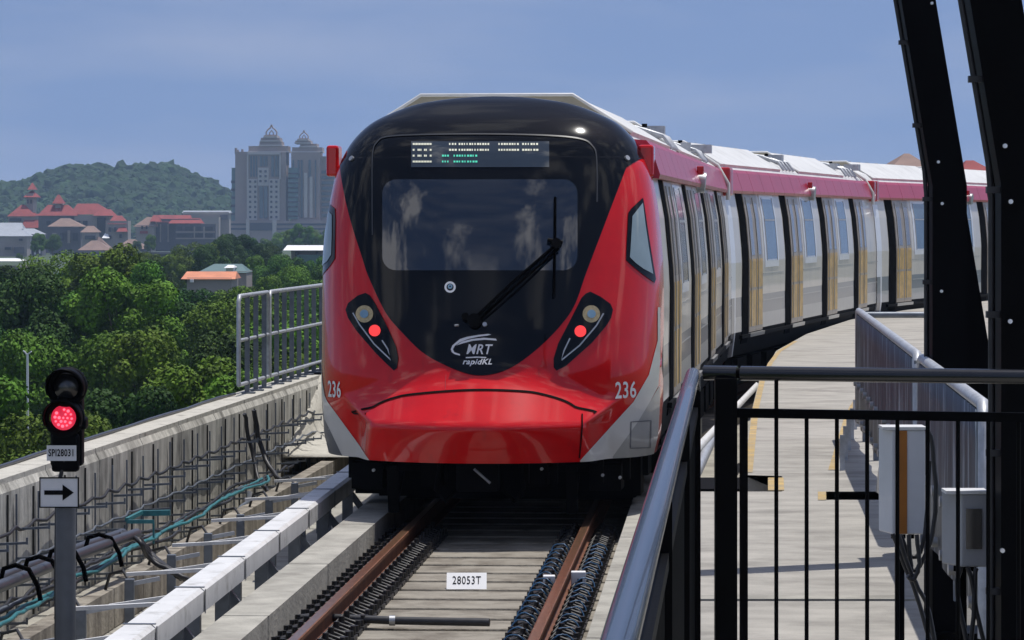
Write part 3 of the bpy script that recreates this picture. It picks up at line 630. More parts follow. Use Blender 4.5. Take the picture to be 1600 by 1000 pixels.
# ---- black columns with inclined legs
def column(cx, Y, zb, lab, pb, right=True):
    t = empty('steel_column', (cx, Y, ZW), lab, 'column', 'black inclined station columns'); o = Vector(t.location); hw = .093
    sl = 0.168                                            # lean: x change per metre of height
    def ibar(a, b, nm):
        m = MB(); a = Vector(a); b = Vector(b); y_ = Vector((0, .1, 0))
        for q, th in ((-.1, .012), (.1, .012)):
            v = [a + Vector((-hw, q - th, 0)), a + Vector((hw, q - th, 0)), a + Vector((hw, q + th, 0)), a + Vector((-hw, q + th, 0)), b + Vector((-hw, q - th, 0)), b + Vector((hw, q - th, 0)), b + Vector((hw, q + th, 0)), b + Vector((-hw, q + th, 0))]
            m.add(v, [(0, 3, 2, 1), (4, 5, 6, 7), (0, 1, 5, 4), (1, 2, 6, 5), (2, 3, 7, 6), (3, 0, 4, 7)])
        m.add([a + Vector((-hw + .004, -.1, 0)), a + Vector((-hw + .004, .1, 0)), b + Vector((-hw + .004, .1, 0)), b + Vector((-hw + .004, -.1, 0))], [(0, 1, 2, 3)])
        m.add([a + Vector((hw - .004, -.1, 0)), a + Vector((hw - .004, .1, 0)), b + Vector((hw - .004, .1, 0)), b + Vector((hw - .004, -.1, 0))], [(0, 1, 2, 3)])
        return m.build(nm, 'black_steel', t)
    top = 6.5; up = (cx - sl * (top - zb), Y, top); lo = (cx + sl * (zb - .3), Y + .23, .3)
    ibar(Vector((cx + .004, Y + .23, zb)) - o, Vector(lo) - o, 'inclined_leg')
    ibar(Vector((cx, Y, zb)) - o, Vector(up) - o, 'inclined_post'); ibar(Vector((cx, Y, .35)) - o, Vector((cx, Y, zb)) - o, 'upright')
    cxx = cx - hw - .028
    MB().tube([Vector((cxx, Y - .05, .4)) - o, Vector((cxx, Y - .05, zb - .05)) - o, Vector((cxx - .01, Y - .05, zb + .08)) - o, Vector((cxx - sl * (top - zb), Y - .05, top)) - o], .0115, 8).build('conduit', 'cable', t)
    for z in (1.3, 1.8, 2.3, 2.75, 3.15, 3.6, 4.1):
        x = cxx if z < zb else cxx - sl * (z - zb); MB().box(-.018, .03, -.02, .02, -.012, .012, 0, Matrix.Translation(Vector((x, Y - .05, z)) - o)).build('conduit_clip', 'cable', t)
    for (px, py) in pb:
        p = at(px, py, Y - .118) - o; MB().tube([p + Vector((0, .01, 0)), p + Vector((0, -.012, 0))], .0085, 8).build('bolt', 'bolt', t)
    MB().box(-.2, .2, -.2, .2, -.02, .03, 0, Matrix.Translation(Vector((cx, Y, ZW - .42)) - o)).build('base_plate', 'black_steel', t)
    return t
column((1480 - 800) * 19.5 / F, 19.5, 2.65 + 50 * 19.5 / F, 'farther black steel column, inclined above and splayed below', ((1466, 253), (1472, 318), (1471, 455), (1456, 5)))
column((1598 - 800) * 13.0 / F, 13.0, 2.65 + 50 * 13.0 / F, 'closer black steel column cut off by the right-hand picture edge', ((1570, 228), (1579, 315), (1578, 502), (1566, 860)))
# ---- cabinets
def cabinet(px0, px1, py0, py1, Y, dp, lab, stripe):
    a = at(px0, py1, Y); b = at(px1, py0, Y); t = empty('equipment_cabinet', (a.x, Y, a.z), lab, 'cabinet', 'equipment cabinets behind the fence'); W = b.x - a.x; Hh = b.z - a.z
    sk = -.18 * W if stripe else -.3 * W
    m = MB(); fr_w = W * (.78 if stripe else .62)
    v = [(W - fr_w, 0, 0), (W, 0, 0), (W, 0, Hh), (W - fr_w, 0, Hh), (0, dp, .0), (W - .02, dp, 0), (W - .02, dp, Hh), (0, dp, Hh)]
    m.add(v, [(0, 1, 2, 3), (5, 4, 7, 6), (4, 0, 3, 7), (1, 5, 6, 2), (3, 2, 6, 7), (4, 5, 1, 0)]); m.build('body', 'cabinet' if stripe else 'cabinet_grey', t, bevel=.006)
    # lid lip
    MB().box(-.0, W + .004, -.006, dp, Hh, Hh + .012).build('lid', 'cover_white', t)
    if stripe:
        MB().box(W * .31, W * .57, -.004, -.001, .002, Hh - .002).build('orange_stripe', 'orange_stripe', t); MB().box(W * .30, W * .335, -.006, -.005, .002, Hh - .002).build('door_edge', 'ink', t)
    else: MB().box(W * .48, W * .86, -.006, -.001, Hh * .25, Hh * .80).build('window', 'lamp_off', t)
    MB().box(W * .3, W * .9, dp, dp + .05, .05, Hh - .05).build('mounting', 'black_steel', t)
    MB().box(W * .45, W * .65, dp + .05, dp + .10, -1.3, Hh * .9).build('stand', 'black_steel', t)
    m = MB(); 
    for i in range(3): x = W * (.3 + .2 * i); m.tube([(x, .05, 0), (x, .05, -.02)], .012, 8)
    m.build('cable_gland', 'rubber', t); return t
cabinet(1379, 1446, 672, 835, 13.9, .16, 'white equipment cabinet with an orange stripe behind the fence bars', True)
cabinet(1478, 1543, 772, 886, 13.2, .14, 'smaller grey equipment cabinet with a dark window between the two black columns', False)
GC = 'black cables below the cabinets'
for i, pl in enumerate((((1395, 835), (1412, 880), (1432, 930), (1455, 1010)), ((1408, 836), (1420, 868), (1438, 862), (1448, 810), (1452, 720)), ((1420, 836), (1425, 890), (1445, 870), (1462, 800), (1458, 700), (1448, 670)),
        ((1404, 836), (1425, 900), (1450, 950), (1462, 1020)), ((1432, 836), (1436, 880), (1428, 905), (1418, 900)))):
    run('loose_cable', 'cable', [at(x, y, 13.85 - .02 * i) for x, y in pl], .009, ('straight cable dropping from the striped cabinet', 'cable looping from the striped cabinet up to the farther column', 'outermost cable loop rising beside the farther column', 'rear cable slanting down under the striped cabinet', 'short curled cable under the striped cabinet')[i], 'cable', GC, jit=.002)
for i, pl in enumerate((((1500, 887), (1496, 930), (1512, 1010)), ((1512, 887), (1522, 930), (1516, 1010)), ((1525, 887), (1524, 940), (1538, 1010)))):
    run('loose_cable', 'cable', [at(x, y, 13.2) for x, y in pl], .009, '%s from the left of the cables hanging under the cabinet with the dark window' % ORD[i], 'cable', GC, jit=.002)
# ================================================================== TRAIN
J0 = Vector((-0.16, 32.2)); H1 = math.atan(.0936)
TR = empty('metro_train', (J0.x, J0.y, 0), 'red and black fronted metro train number 236 with grey-white carriages curving away', 'train')
WZ = [(.56, 1.46), (.75, 1.50), (1.2, 1.52), (2.0, 1.525), (2.2, 1.52), (2.65, 1.485), (3.02, 1.42), (3.2, 1.35), (3.3, 1.295), (3.4, 1.215), (3.5, 1.10), (3.6, .90), (3.68, .66), (3.72, .42), (3.74, .0)]
PZ = [(.56, -1.25), (1.25, -1.38), (1.6, -1.32), (2.0, -1.21), (2.65, -1.0), (3.1, -.80), (3.3, -.68), (3.5, -.47), (3.62, -.28), (3.7, -.12), (3.74, 0)]
def interp(T, z):
    if z <= T[0][0]: return T[0][1]
    for (a, b), (c, d) in zip(T, T[1:]):
        if z <= c: return b + (d - b) * (z - a) / (c - a)
    return T[-1][1]
def hermite(T, z):
    if z <= T[0][0]: return T[0][1]
    if z >= T[-1][0]: return T[-1][1]
    n = len(T)
    for i in range(n - 1):
        if z <= T[i + 1][0]:
            def slope(j):
                if j <= 0 or j >= n - 1: 
                    k = min(max(j, 0), n - 2) if j <= 0 else n - 2; return (T[k + 1][1] - T[k][1]) / (T[k + 1][0] - T[k][0])
                a = (T[j][1] - T[j - 1][1]) / (T[j][0] - T[j - 1][0]); b = (T[j + 1][1] - T[j][1]) / (T[j + 1][0] - T[j][0])
                return 0 if a * b <= 0 else 2 * a * b / (a + b)
            h = T[i + 1][0] - T[i][0]; u = (z - T[i][0]) / h; m0 = slope(i) * h; m1 = slope(i + 1) * h
            return (2 * u ** 3 - 3 * u * u + 1) * T[i][1] + (u ** 3 - 2 * u * u + u) * m0 + (-2 * u ** 3 + 3 * u * u) * T[i + 1][1] + (u ** 3 - u * u) * m1
def wz(z): return hermite(WZ, z)
def roof_w(z): 
    # dome: analytic close to the top so it stays round
    return wz(z) if z < 3.68 else .66 * math.sqrt(max(0, (3.74 - z) / .06))
def smin(a, b, k):
    h = max(k - abs(a - b), 0) / k; return min(a, b) - h * h * k * .25
def smax(a, b, k): return -smin(-a, -b, k)
PEX = 2.8
def FF(x, z):
    W_ = max(roof_w(z), 1e-4); q = min(abs(x) / W_, 1.0); P = hermite(PZ, z)
    base = P * (1 - q ** PEX) ** (1 / PEX)
    if z < 1.6:
        ax = abs(x); lip = -1.84 + .34 * (ax / .92) ** 2.2
        y1 = lip + .22 * (.93 - z) if z < .93 else lip           # lower nose face, leaning
        y1 = lip + .25 * max(0, .87 - z) 
        y2 = lip + (z - .87) * 1.0        # hood top
        thr = .91 + .85 * max(0, z - .88); dx3 = max(0, ax - thr); y3 = lip + dx3 * 1.3 + 3.5 * dx3 * dx3 # cheeks
        nose = smax(smax(y1, y2, .05), y3, .035)
        base = smin(base, nose, .11 if z < 1.45 else .11 * (1.6 - z) / .15 + 1e-4)
    return base
def FN(x, z):
    e = .006; sx = -1 if x > 0 else 1
    fx_ = (FF(x + sx * e, z) - FF(x, z)) / (sx * e); fz_ = (FF(x, z + e) - FF(x, z - e)) / (2 * e)
    n = Vector((fx_, -1, fz_)); return n.normalized()
RM = Matrix.Translation((0, 0, 0)) @ Matrix.Rotation(-H1, 4, 'Z')
def unp(px, py):
    # photo pixel -> (x, z) on the front surface
    Yl = -1.0
    cs, sn = math.cos(H1), math.sin(H1)
    x = z = 0
    for _ in range(60):
        # world point with local y = Yl on the ray
        rx = (px - CX) / F; rz = -(py - HY) / F
        # world: X = J0.x + x cs + y sn ; Y = J0.y - x sn + y cs ; X = rx*Y
        # solve x: J0.x + x cs + Yl sn = rx (J0.y - x sn + Yl cs)
        x = (rx * (J0.y + Yl * cs) - J0.x - Yl * sn) / (cs + rx * sn); Y = J0.y - x * sn + Yl * cs; z = H + rz * Y
        z = min(max(z, .56), 3.735); lim = .992 * roof_w(z); x = min(max(x, -lim), lim)
        Yl = .6 * Yl + .4 * FF(x, z)
    return x, z
def smooth_poly(pts, sub=5):
    n = len(pts); out_ = []
    for i in range(n):
        p0, p1, p2, p3 = [Vector(pts[(i + k - 1) % n][:2]) for k in range(4)]
        for k in range(sub):
            u = k / sub; out_.append(0.5 * ((2 * p1) + (p2 - p0) * u + (2 * p0 - 5 * p1 + 4 * p2 - p3) * u * u + (3 * p1 - p0 - 3 * p2 + p3) * u ** 3))
    return [tuple(p) for p in out_]
def dens(pts, step=8):
    o_ = []
    for i in range(len(pts)):
        a = Vector(pts[i]); b = Vector(pts[(i + 1) % len(pts)]); n = max(1, int((b - a).length / step))
        for k in range(n): o_.append(tuple(a + (b - a) * k / n))
    return o_
def skin(name, poly, mt, parent, offs=.006, grid=.03, local=False, smooth=True):
    P = [tuple(p) for p in poly] if local else [unp(*p) for p in poly]
    bm = bmesh.new(); vv = []
    last = None
    for x, z in P:
        if last and (abs(x - last[0]) + abs(z - last[1])) < 1e-4: continue
        vv.append(bm.verts.new((x, 0, z))); last = (x, z)
    f = bm.faces.new(vv); f.normal_update()
    if f.normal.y > 0: bmesh.ops.reverse_faces(bm, faces=[f])
    bmesh.ops.triangulate(bm, faces=[f])
    xs = [p[0] for p in P]; zs = [p[1] for p in P]
    for lo, hi, ax in ((min(xs), max(xs), 0), (min(zs), max(zs), 2)):
        g_ = grid; k = math.ceil(lo / g_)
        while k * g_ < hi:
            co = [0, 0, 0]; no = [0, 0, 0]; co[ax] = k * g_; no[ax] = 1
            bmesh.ops.bisect_plane(bm, geom=bm.verts[:] + bm.edges[:] + bm.faces[:], plane_co=co, plane_no=no, dist=1e-6); k += 1
    bmesh.ops.dissolve_degenerate(bm, dist=1e-5, edges=bm.edges[:])
    for v in bm.verts:
        x, z = v.co.x, v.co.z; n = FN(x, z); v.co = Vector((x, FF(x, z), z)) + n * offs
    me = bpy.data.meshes.new(name); bm.to_mesh(me); bm.free(); me.materials.append(MAT[mt]); me.polygons.foreach_set('use_smooth', [smooth] * len(me.polygons))
    o = bpy.data.objects.new(name, me); C.objects.link(o); o.parent = parent; return o
def skin_line(name, pts, wd, mt, parent, offs=.009, closed=False):
    """thin ribbon following the front; pts in photo pixels, wd in metres"""
    q = [unp(*p) for p in pts]; n = len(q); v = []; f = []
    for i, (x, z) in enumerate(q):
        a = Vector(q[(i - 1) % n] if (closed or i) else q[i]); b = Vector(q[(i + 1) % n] if (closed or i < n - 1) else q[i]); d = (b - a).normalized(); nn = Vector((-d.y, d.x)) * wd / 2
        for s in (1, -1):
            xx, zz = x + nn.x * s, z + nn.y * s; p = Vector((xx, FF(xx, zz), zz)) + FN(x, z) * offs; v.append(tuple(p))
    k = n if closed else n - 1
    for i in range(k): j = (i + 1) % n; f.append((2 * i, 2 * i + 1, 2 * j + 1, 2 * j))
    return MB().add(v, f, 0, True).build(name, mt, parent)
def skin_text(name, txt, px, py, size, mt, parent, shear=0, sx=1.0, bold=0, offs=.010, ang=0.0):
    v, f = textmesh(txt, size, shear, sx, bold); cx_, cz_ = unp(px, py); o_ = []
    for x, z in v:
        x, z = x * math.cos(ang) - z * math.sin(ang), x * math.sin(ang) + z * math.cos(ang)
        xx, zz = cx_ + x, cz_ + z; p = Vector((xx, FF(xx, zz), zz)) + FN(cx_, cz_) * offs; o_.append(tuple(p))
    return MB().add(o_, f).build(name, mt, parent)
# ---- cab front shell
CAB = MB(); v = []; NT = 120
zs = []; z = .56
while z < 1.45: zs.append(z); z += .012
while z < 3.17: zs.append(z); z += .03
zs.append(3.17); KB = len(zs) - 1; z = 3.19
while z < 3.68: zs.append(z); z += .015
for q in (3.68, 3.69, 3.70, 3.71, 3.72, 3.728, 3.734, 3.738, 3.74): zs.append(q)
for z in zs:
    W_ = roof_w(z)
    for k in range(NT + 1):
        u = -1 + 2 * k / NT
        x = W_ * (math.sin(u * math.pi / 2) * .6 + u * .4)
        if abs(u) == 1: x = W_ * u
        v.append((x, FF(x, z), z))
n = NT + 1
CAB.v = v
for i in range(len(zs) - 1):
    for k in range(NT): CAB.f.append((i * n + k, i * n + k + 1, (i + 1) * n + k + 1, (i + 1) * n + k)); CAB.m.append(1 if i >= KB else 0); CAB.sm.append(True)
lead = None
def side_pts(z0, z1, offv):
    zl = [z0] + [q for q in (1.0, 1.1, 2.0, 2.2, 2.65, 3.02) if z0 < q < z1] + [z1]
    return [(body_w(z) + offv, z) for z in zl]
BW = [(.62, 1.47), (1.0, 1.52), (2.0, 1.525), (2.2, 1.515), (2.65, 1.475), (3.02, 1.41), (3.2, 1.34), (3.3, 1.285)]
def body_w(z): return interp(BW, z)
def slab(m, y0, y1, z0, z1, o0, o1, mi=0, sgn=1):
    """a panel standing on the carriage side between offsets o0 (inside) and o1 (outside)"""
    a = side_pts(z0, z1, o0); b = side_pts(z0, z1, o1); n = len(a); v = []
    for y in (y0, y1):
        v += [(sgn * x, y, z) for x, z in b] + [(sgn * x, y, z) for x, z in a]
    N2 = 2 * n; f = []
    for i in range(n - 1):
        f += [(i, N2 + i, N2 + i + 1, i + 1), (i, i + 1, n + i + 1, n + i), (N2 + i, N2 + n + i, N2 + n + i + 1, N2 + i + 1)]
    f += [(0, n, N2 + n, N2), (n - 1, N2 + n - 1, N2 + 2 * n - 1, 2 * n - 1)]
    if sgn < 0: f = [q[::-1] for q in f]
    m.add(v, f, mi); return m
def carriage(loc, head, L_, leadcar, lab, ybody=0.0, doors=(1.0, 5.65, 10.3, 14.95)):
    m = MB(); sec = [(-1.30, .62), (1.30, .62), (1.47, .66), (1.52, 1.0), (1.52, 1.22), (1.52, 1.50), (1.525, 2.0), (1.515, 2.2), (1.475, 2.65), (1.41, 3.02), (1.34, 3.2), (1.285, 3.3), (1.20, 3.4), (1.09, 3.5), (.90, 3.585), (.6, 3.65), (.25, 3.68)]
    sec = sec + [(-x, z) for x, z in sec[::-1]][:-2] 
    mi = [3, 3, 3, 1, 2, 0, 0, 0, 0, 0, 0, 4, 4, 4, 4, 4, 4]; mi = mi + mi[::-1]; n = len(sec); v = []  # dark grey strip low on the side: a reflection put into the colour
    for y in (ybody, L_): v += [(x, y, z) for x, z in sec]
    for j in range(n):
        k = (j + 1) % n; m.f.append((j, k, k + n, j + n)); m.m.append(mi[j] if j < len(mi) else 3); m.sm.append(False)
    m.v = v; m.f += [tuple(range(n))[::-1], tuple(range(n, 2 * n))]; m.m += [0, 0]; m.sm += [False, False]
    c = m.build('carriage', ['body_white', 'light_grey', 'grey_paint_and_shade', 'underframe', 'roof_white'], TR); c['label'] = lab
    c.location = (loc.x - J0.x, loc.y - J0.y, 0); c.rotation_euler.z = -head
    # coloured band with panel seams, proud of the side
    m = MB(); y = ybody + (.12 if leadcar else .25); ye = L_ - .25; yy = y
    while yy < ye - .05:
        y2 = min(yy + 1.14, ye); v = []
        prof = [(1.30, 3.02), (1.475, 3.00), (1.485, 3.04), (1.40, 3.30), (1.36, 3.345), (1.2, 3.36)]; k = len(prof)
        for q in (yy, y2 - .015): v += [(x, q, z) for x, z in prof]
        m.add(v, [(j, k + j, k + j + 1, j + 1) for j in range(k - 1)] + [tuple(range(k)), tuple(range(k, 2 * k))[::-1]]); yy = y2
    m.build('roof_band', 'red_band', c)
    m = MB()
    for q in ((L_ - .25, L_ - .03),) + (() if leadcar else ((.03, .25),)):
        m.box(1.1, 1.52, q[0], q[1], 2.96, 3.36)
    m.build('band_end', 'red_dark', c, bevel=.03)
    # lower threshold rail and underframe gear
    m = MB(); m.box(-1.35, 1.35, ybody + .6, L_ - .3, .30, .62); 
    y = 1.2
    while y < L_ - 1.5: m.box(1.32, 1.44, y, y + .9, .28, .60); y += 1.5
    m.box(1.45, 1.555, ybody + .9, L_ - .4, .90, .95, 0); m.build('underframe', 'underframe', c)
    for i, y0 in enumerate(doors):
        m = MB(); slab(m, y0 + .08, y0 + .70, .82, 3.0, -.02, .008); m.build('door_pocket', 'rubber', c)
        d = MB(); ya = y0 + .74; lw = .70
        for s in range(2):
            a = ya + s * lw; b = a + lw - .015
            slab(d, a, b, .97, 3.0, -.02, .014, 0); slab(d, a + .15, b - .13, 2.10, 2.86, .0, .018, 1); slab(d, a + .05, b - .05, 1.62, 2.04, .0, .019, 2); slab(d, a + .05, b - .05, 1.05, 1.58, .0, .019, 2)
            slab(d, a + .16, a + .19, 1.05, 2.95, .0, .028, 3)
        slab(d, ya - .03, ya + 2 * lw + .03, .90, .955, .0, .05, 3)
        dd_ = d.build('door', ['door_frame', 'door_glass', 'door_gold_reflection', 'light_grey'], c)
        # window with white frame
        wy = ya + 2 * lw + .28
        if wy + 1.6 < L_ - .3 and (not leadcar or True):
            m = MB(); slab(m, wy, wy + 1.5, 1.90, 3.0, -.02, .010); wn = m.build('window', 'frame_white', c)
            m = MB(); slab(m, wy + .20, wy + 1.30, 2.02, 2.93, .0, .0145); 
            slab(m, wy + .20, wy + 1.30, 2.60, 2.625, .0, .019, 1); slab(m, wy + .17, wy + .20, 2.0, 2.95, .0, .018, 1); slab(m, wy + 1.30, wy + 1.33, 2.0, 2.95, .0, .018, 1)
            m.build('pane', ['window_glass', 'cabinet_grey'], c)
        # side sheet seam lines
        m = MB(); slab(m, ya + 2 * lw + .1, y0 + 4.5, 1.80, 1.812, 0, .004); slab(m, ya + 2 * lw + .1, y0 + 4.5, 1.40, 1.412, 0, .004); m.build('panel_seam', 'light_grey', c)
    # small round lamp on the band at mid length
    m = MB(); yc = L_ * .5; m.tube([(1.44, yc, 3.06), (1.53, yc, 3.05)], .12, 16); m.build('side_lamp', 'metal', c)
    m = MB(); m.box(1.44, 1.52, yc - .26, yc - .18, 3.14, 3.24); m.build('side_camera', 'red_dark', c, bevel=.01)
    # roof units: tapered casings
    RT = 3.755 if leadcar else 3.75
    for (a, b) in ((.25 if leadcar else 1.0, 7.4), (9.6, 16.0)):
        sc_ = [(-1.20, 3.38), (1.20, 3.38), (1.22, 3.43), (.68, RT), (-.68, RT), (-1.22, 3.43)]; n = 6; m = MB()
        v = [(x, a, z) for x, z in sc_] + [(x, b, z) for x, z in sc_]
        m.add(v, [(j, (j + 1) % n, (j + 1) % n + n, j + n) for j in range(n)]); m.add(v, [tuple(range(n))[::-1], tuple(range(n, 2 * n))], 1)
        m.tube([(1.23, a - .02, 3.42), (.69, a - .02, RT + .005), (-.69, a - .02, RT + .005), (-1.23, a - .02, 3.42)], .018, 6, 0)
        ru = m.build('roof_unit', ['roof_white', 'roof_beige'], c)
        m = MB(); y = a + .5
        while y < b - .5: m.box(-.66, .66, y, y + .02, RT, RT + .01); y += .8
        m.build('roof_seam', 'light_grey', ru)
    # gear between the roof units and at the ends
    for (a, b) in ((7.6, 9.4), (16.2, L_ - .2)):
        m = MB(); rnd_ = random.Random(int(a * 10))
        m.box(-.7, .7, a + .1, b - .1, 3.6, 3.665)
        for k in range(14):
            x = rnd_.uniform(-.9, 1.0); y = rnd_.uniform(a, b - .3); m.box(x, x + rnd_.uniform(.08, .3), y, y + rnd_.uniform(.1, .35), 3.55, rnd_.uniform(3.58, 3.70))
        for k in range(4):
            y = a + .2 + k * (b - a) / 4.5; m.tube([(1.22, y, 3.42), (1.12, y, 3.56), (.8, y + .1, 3.66), (.2, y + .15, 3.74), (-.6, y + .1, 3.70)], .025, 6)
        m.build('roof_gear', 'galv', c)
        for k in range(7): x = -.6 + .25 * k; y = a + .4 + .1 * (k % 3); MB().tube([(x, y, 3.64), (x, y, 3.70)], .03, 8).build('roof_vent', 'underframe', c)
    # end hoop
    m = MB(); m.tube([(1.49, L_ - .28, 2.9), (1.49, L_ - .28, 3.12), (1.34, L_ - .28, 3.38), (1.13, L_ - .28, 3.52), (.8, L_ - .28, 3.64), (0, L_ - .28, 3.71), (-.8, L_ - .28, 3.64), (-1.13, L_ - .28, 3.52)], .03, 8)
    m.build('end_hoop', 'roof_white', c)
    if leadcar is False:
        m = MB(); slab(m, .0, .42, .66, 2.9, -.02, .006); m.build('end_panel', 'frame_white', c)
        m = MB(); slab(m, .0, .30, .66, 1.5, -.02, .010); m.build('end_skirt', 'grey_paint_and_shade', c)
    # gangway bellows
    m = MB()
    for k in range(8):
        r_ = 1.12 + (.06 if k % 2 else 0); y = L_ + .05 * k; m.box(-r_, r_, y, y + .05, .7, 3.25 + (.05 if k % 2 else 0))
    m.build('gangway', 'rubber', c)
    # bogies
    for yc in (3.4, L_ - 3.4):
        m = MB(); 
        for s in (-1, 1):
            m.bar((s * 1.0, yc - 1.5, .42), (s * 1.0, yc + 1.5, .42), .14, .22)
            for w_ in (-1.05, 1.05): m.tube([(s * .70, yc + w_, .42), (s * .80, yc + w_, .42)], .41, 24)
        for w_ in (-1.05, 1.05): m.tube([(-.8, yc + w_, .42), (.8, yc + w_, .42)], .08, 10)
        m.build('bogie', 'underframe', c)
    return c
c1 = carriage(J0, H1, 18.7, True, 'leading carriage with the driver cab')
h2 = R(12.1); J1 = J0 + Vector((math.sin(H1), math.cos(H1))) * 19.05
c2 = carriage(J1 , h2, 18.7, False, 'second carriage, a gold reflection painted on its doors')
J2 = J1 + Vector((math.sin(h2), math.cos(h2))) * 19.05; h3 = R(18.6)
c3 = carriage(J2, h3, 18.7, False, 'third carriage, partly behind the black columns')
# ---- cab
cab = CAB.build('cab_front', ['red_paint', 'mask_black'], TR); cab.rotation_euler.z = -H1
me = cab.data
# closing underside
m = MB(); ring = [(x_, y_, z_) for (x_, y_, z_) in v[:0]]
bot = [CAB.v[k] for k in range(n)]
m.add(bot + [(bot[-1][0], .9, .56), (bot[0][0], .9, .56)], [tuple(range(n + 2))[::-1]]); m.build('underside', 'underframe', cab)
mask = [(640, 156), (757, 150), (870, 156), (985, 235), (982, 252), (962, 304), (940, 362), (915, 428), (897, 478), (872, 513), (835, 549), (794, 577), (754, 587), (717, 580), (665, 554), (628, 519), (602, 487), (576, 432), (567, 405), (545, 333), (531, 257), (530, 235)]
# side/lower contour from the photo, closed along the dome line z = 3.18
cont = [(978, 262), (962, 304), (940, 362), (915, 428), (897, 478), (872, 513), (835, 549), (794, 577), (754, 587), (717, 580), (665, 554), (628, 519), (602, 487), (576, 432), (567, 405), (545, 333), (532, 257)]
pl = [unp(*p) for p in cont]
sm = []
for i in range(len(pl) - 1):
    p0, p1, p2, p3 = [Vector(pl[min(max(i + k, 0), len(pl) - 1)]) for k in (-1, 0, 1, 2)]
    for k in range(5):
        u = k / 5; sm.append(tuple(0.5 * ((2 * p1) + (p2 - p0) * u + (2 * p0 - 5 * p1 + 4 * p2 - p3) * u * u + (3 * p1 - p0 - 3 * p2 + p3) * u ** 3)))
sm.append(pl[-1]); ZT = 3.178; xr = .985 * roof_w(ZT)
top = [(-xr + 2 * xr * k / 30, ZT) for k in range(31)]
msk = skin('front_mask', [p for p in sm if p[1] < ZT - .01] + top, 'mask_black', cab, .005, local=True)
def rrect(x0, x1, y0, y1, r, tx=0):
    o_ = []
    for (cx_, cy_, a0) in ((x1 - r, y0 + r, -90), (x1 - r, y1 - r, 0), (x0 + r, y1 - r, 90), (x0 + r, y0 + r, 180)):
        for k in range(7): a = R(a0 + 15 * k); o_.append((cx_ + r * math.cos(a), cy_ + r * math.sin(a)))
    return dens(o_, 20)
skin('windscreen', rrect(598, 902, 281, 423, 22), 'screen_glass', msk, .011)
dsp = skin('destination_display', dens([(643, 222), (858, 222), (858, 262), (643, 262)], 20), 'display_glass', msk, .011)
m = MB(); rg = random.Random(3)
def led(px0, px1, py0, py1, mi):
    q = [unp(px, py) for px, py in ((px0, py1), (px1, py1), (px1, py0), (px0, py0))]
    m.add([tuple(Vector((x, FF(x, z), z)) + FN(x, z) * .0145) for x, z in q], [(0, 1, 2, 3)], mi)
for r_, (ya, yb) in enumerate(((225.0, 228.0), (234.0, 237.0), (243.0, 246.0), (252.2, 255.0))):
    segs = [(645.5, 675.5)] if r_ in (0, 3) else [(645.5, 649), (653, 659.5), (663, 668), (672, 675.5)]
    for a, b in segs:
        x = a
        while x < b - .5: e = min(x + 2.4, b); led(x, e - .5, ya, yb, 0); x += 2.4
    if r_ < 2:
        for grp in ((702, 715, 3), (717, 766, 12), (779, 812, 8), (816, 842, 6)):
            x = grp[0]; st = (grp[1] - grp[0]) / grp[2]
            for k in range(grp[2]):
                w_ = st * rg.uniform(.38, .8); led(x, x + w_, ya, yb, 0); x += st
    else:
        for grp in ((691, 703, 3), (709, 747, 9)):
            x = grp[0]; st = (grp[1] - grp[0]) / grp[2]
            for k in range(grp[2]): w_ = st * rg.uniform(.4, .8); led(x, x + w_, ya, yb, 1); x += st
m.build('display_text', ['led_white', 'led_green'], dsp)
# frame line of the glazed mask
fr = [(586, 470), (583, 400), (582, 300), (583, 240), (590, 222), (606, 214), (660, 211), (757, 210), (850, 212), (905, 217), (925, 228), (932, 250), (932, 330), (925, 410)]
skin_line('mask_seam', smooth_poly(fr, 6)[8:-12], .012, 'mask_line', msk, .0075)
# round emblem
rp_ = [(703.5 + 7.2 * math.cos(2 * math.pi * k / 24), 449 + 7.2 * math.sin(2 * math.pi * k / 24)) for k in range(24)]
em = skin_line('emblem_ring', rp_, .018, 'letter_white', msk, .010, True)
skin_line('emblem_dot', [(703.5 + 2.6 * math.cos(2 * math.pi * k / 12), 448 + 2.6 * math.sin(2 * math.pi * k / 12)) for k in range(12)], .014, 'lamp_blue', em, .010, True)
# logo
lg = skin('logo', dens([(714, 534), (719, 530), (730, 526.5), (748, 523.5), (763, 522), (768, 523), (762, 524.6), (748, 526.4), (732, 529.8), (720, 534.4), (711, 540.5), (708, 546), (710, 550.5), (719, 553.6), (719, 556), (711, 554), (706, 550.5), (704.6, 546), (707, 540)], 6), 'letter_white', msk, .010)
skin('logo_stroke', dens([(713, 540), (722, 534), (737, 530), (756, 528), (775, 529.5), (776.5, 532.4), (758, 531.2), (739, 532.8), (724, 536.8)], 6), 'letter_white', lg, .0105)
skin_text('logo_letters', 'MRT', 747.5, 546.8, .118, 'letter_white', lg, shear=.25, sx=.88, bold=.0018)
skin_line('logo_rule', [(728, 559.2), (745, 558.4), (760, 559.0)], .010, 'letter_white', lg)
skin_text('logo_letters', 'rapidKL', 745.5, 566, .066, 'letter_white', lg, shear=.30, sx=1.12, bold=.0016)
# fleet numbers
skin_text('fleet_number', '236', 523.5, 609.5, .20, 'letter_white', cab, sx=.46, bold=.003)
skin_text('fleet_number', '236', 976.5, 610.5, .20, 'letter_white', cab, sx=.55, bold=.003)
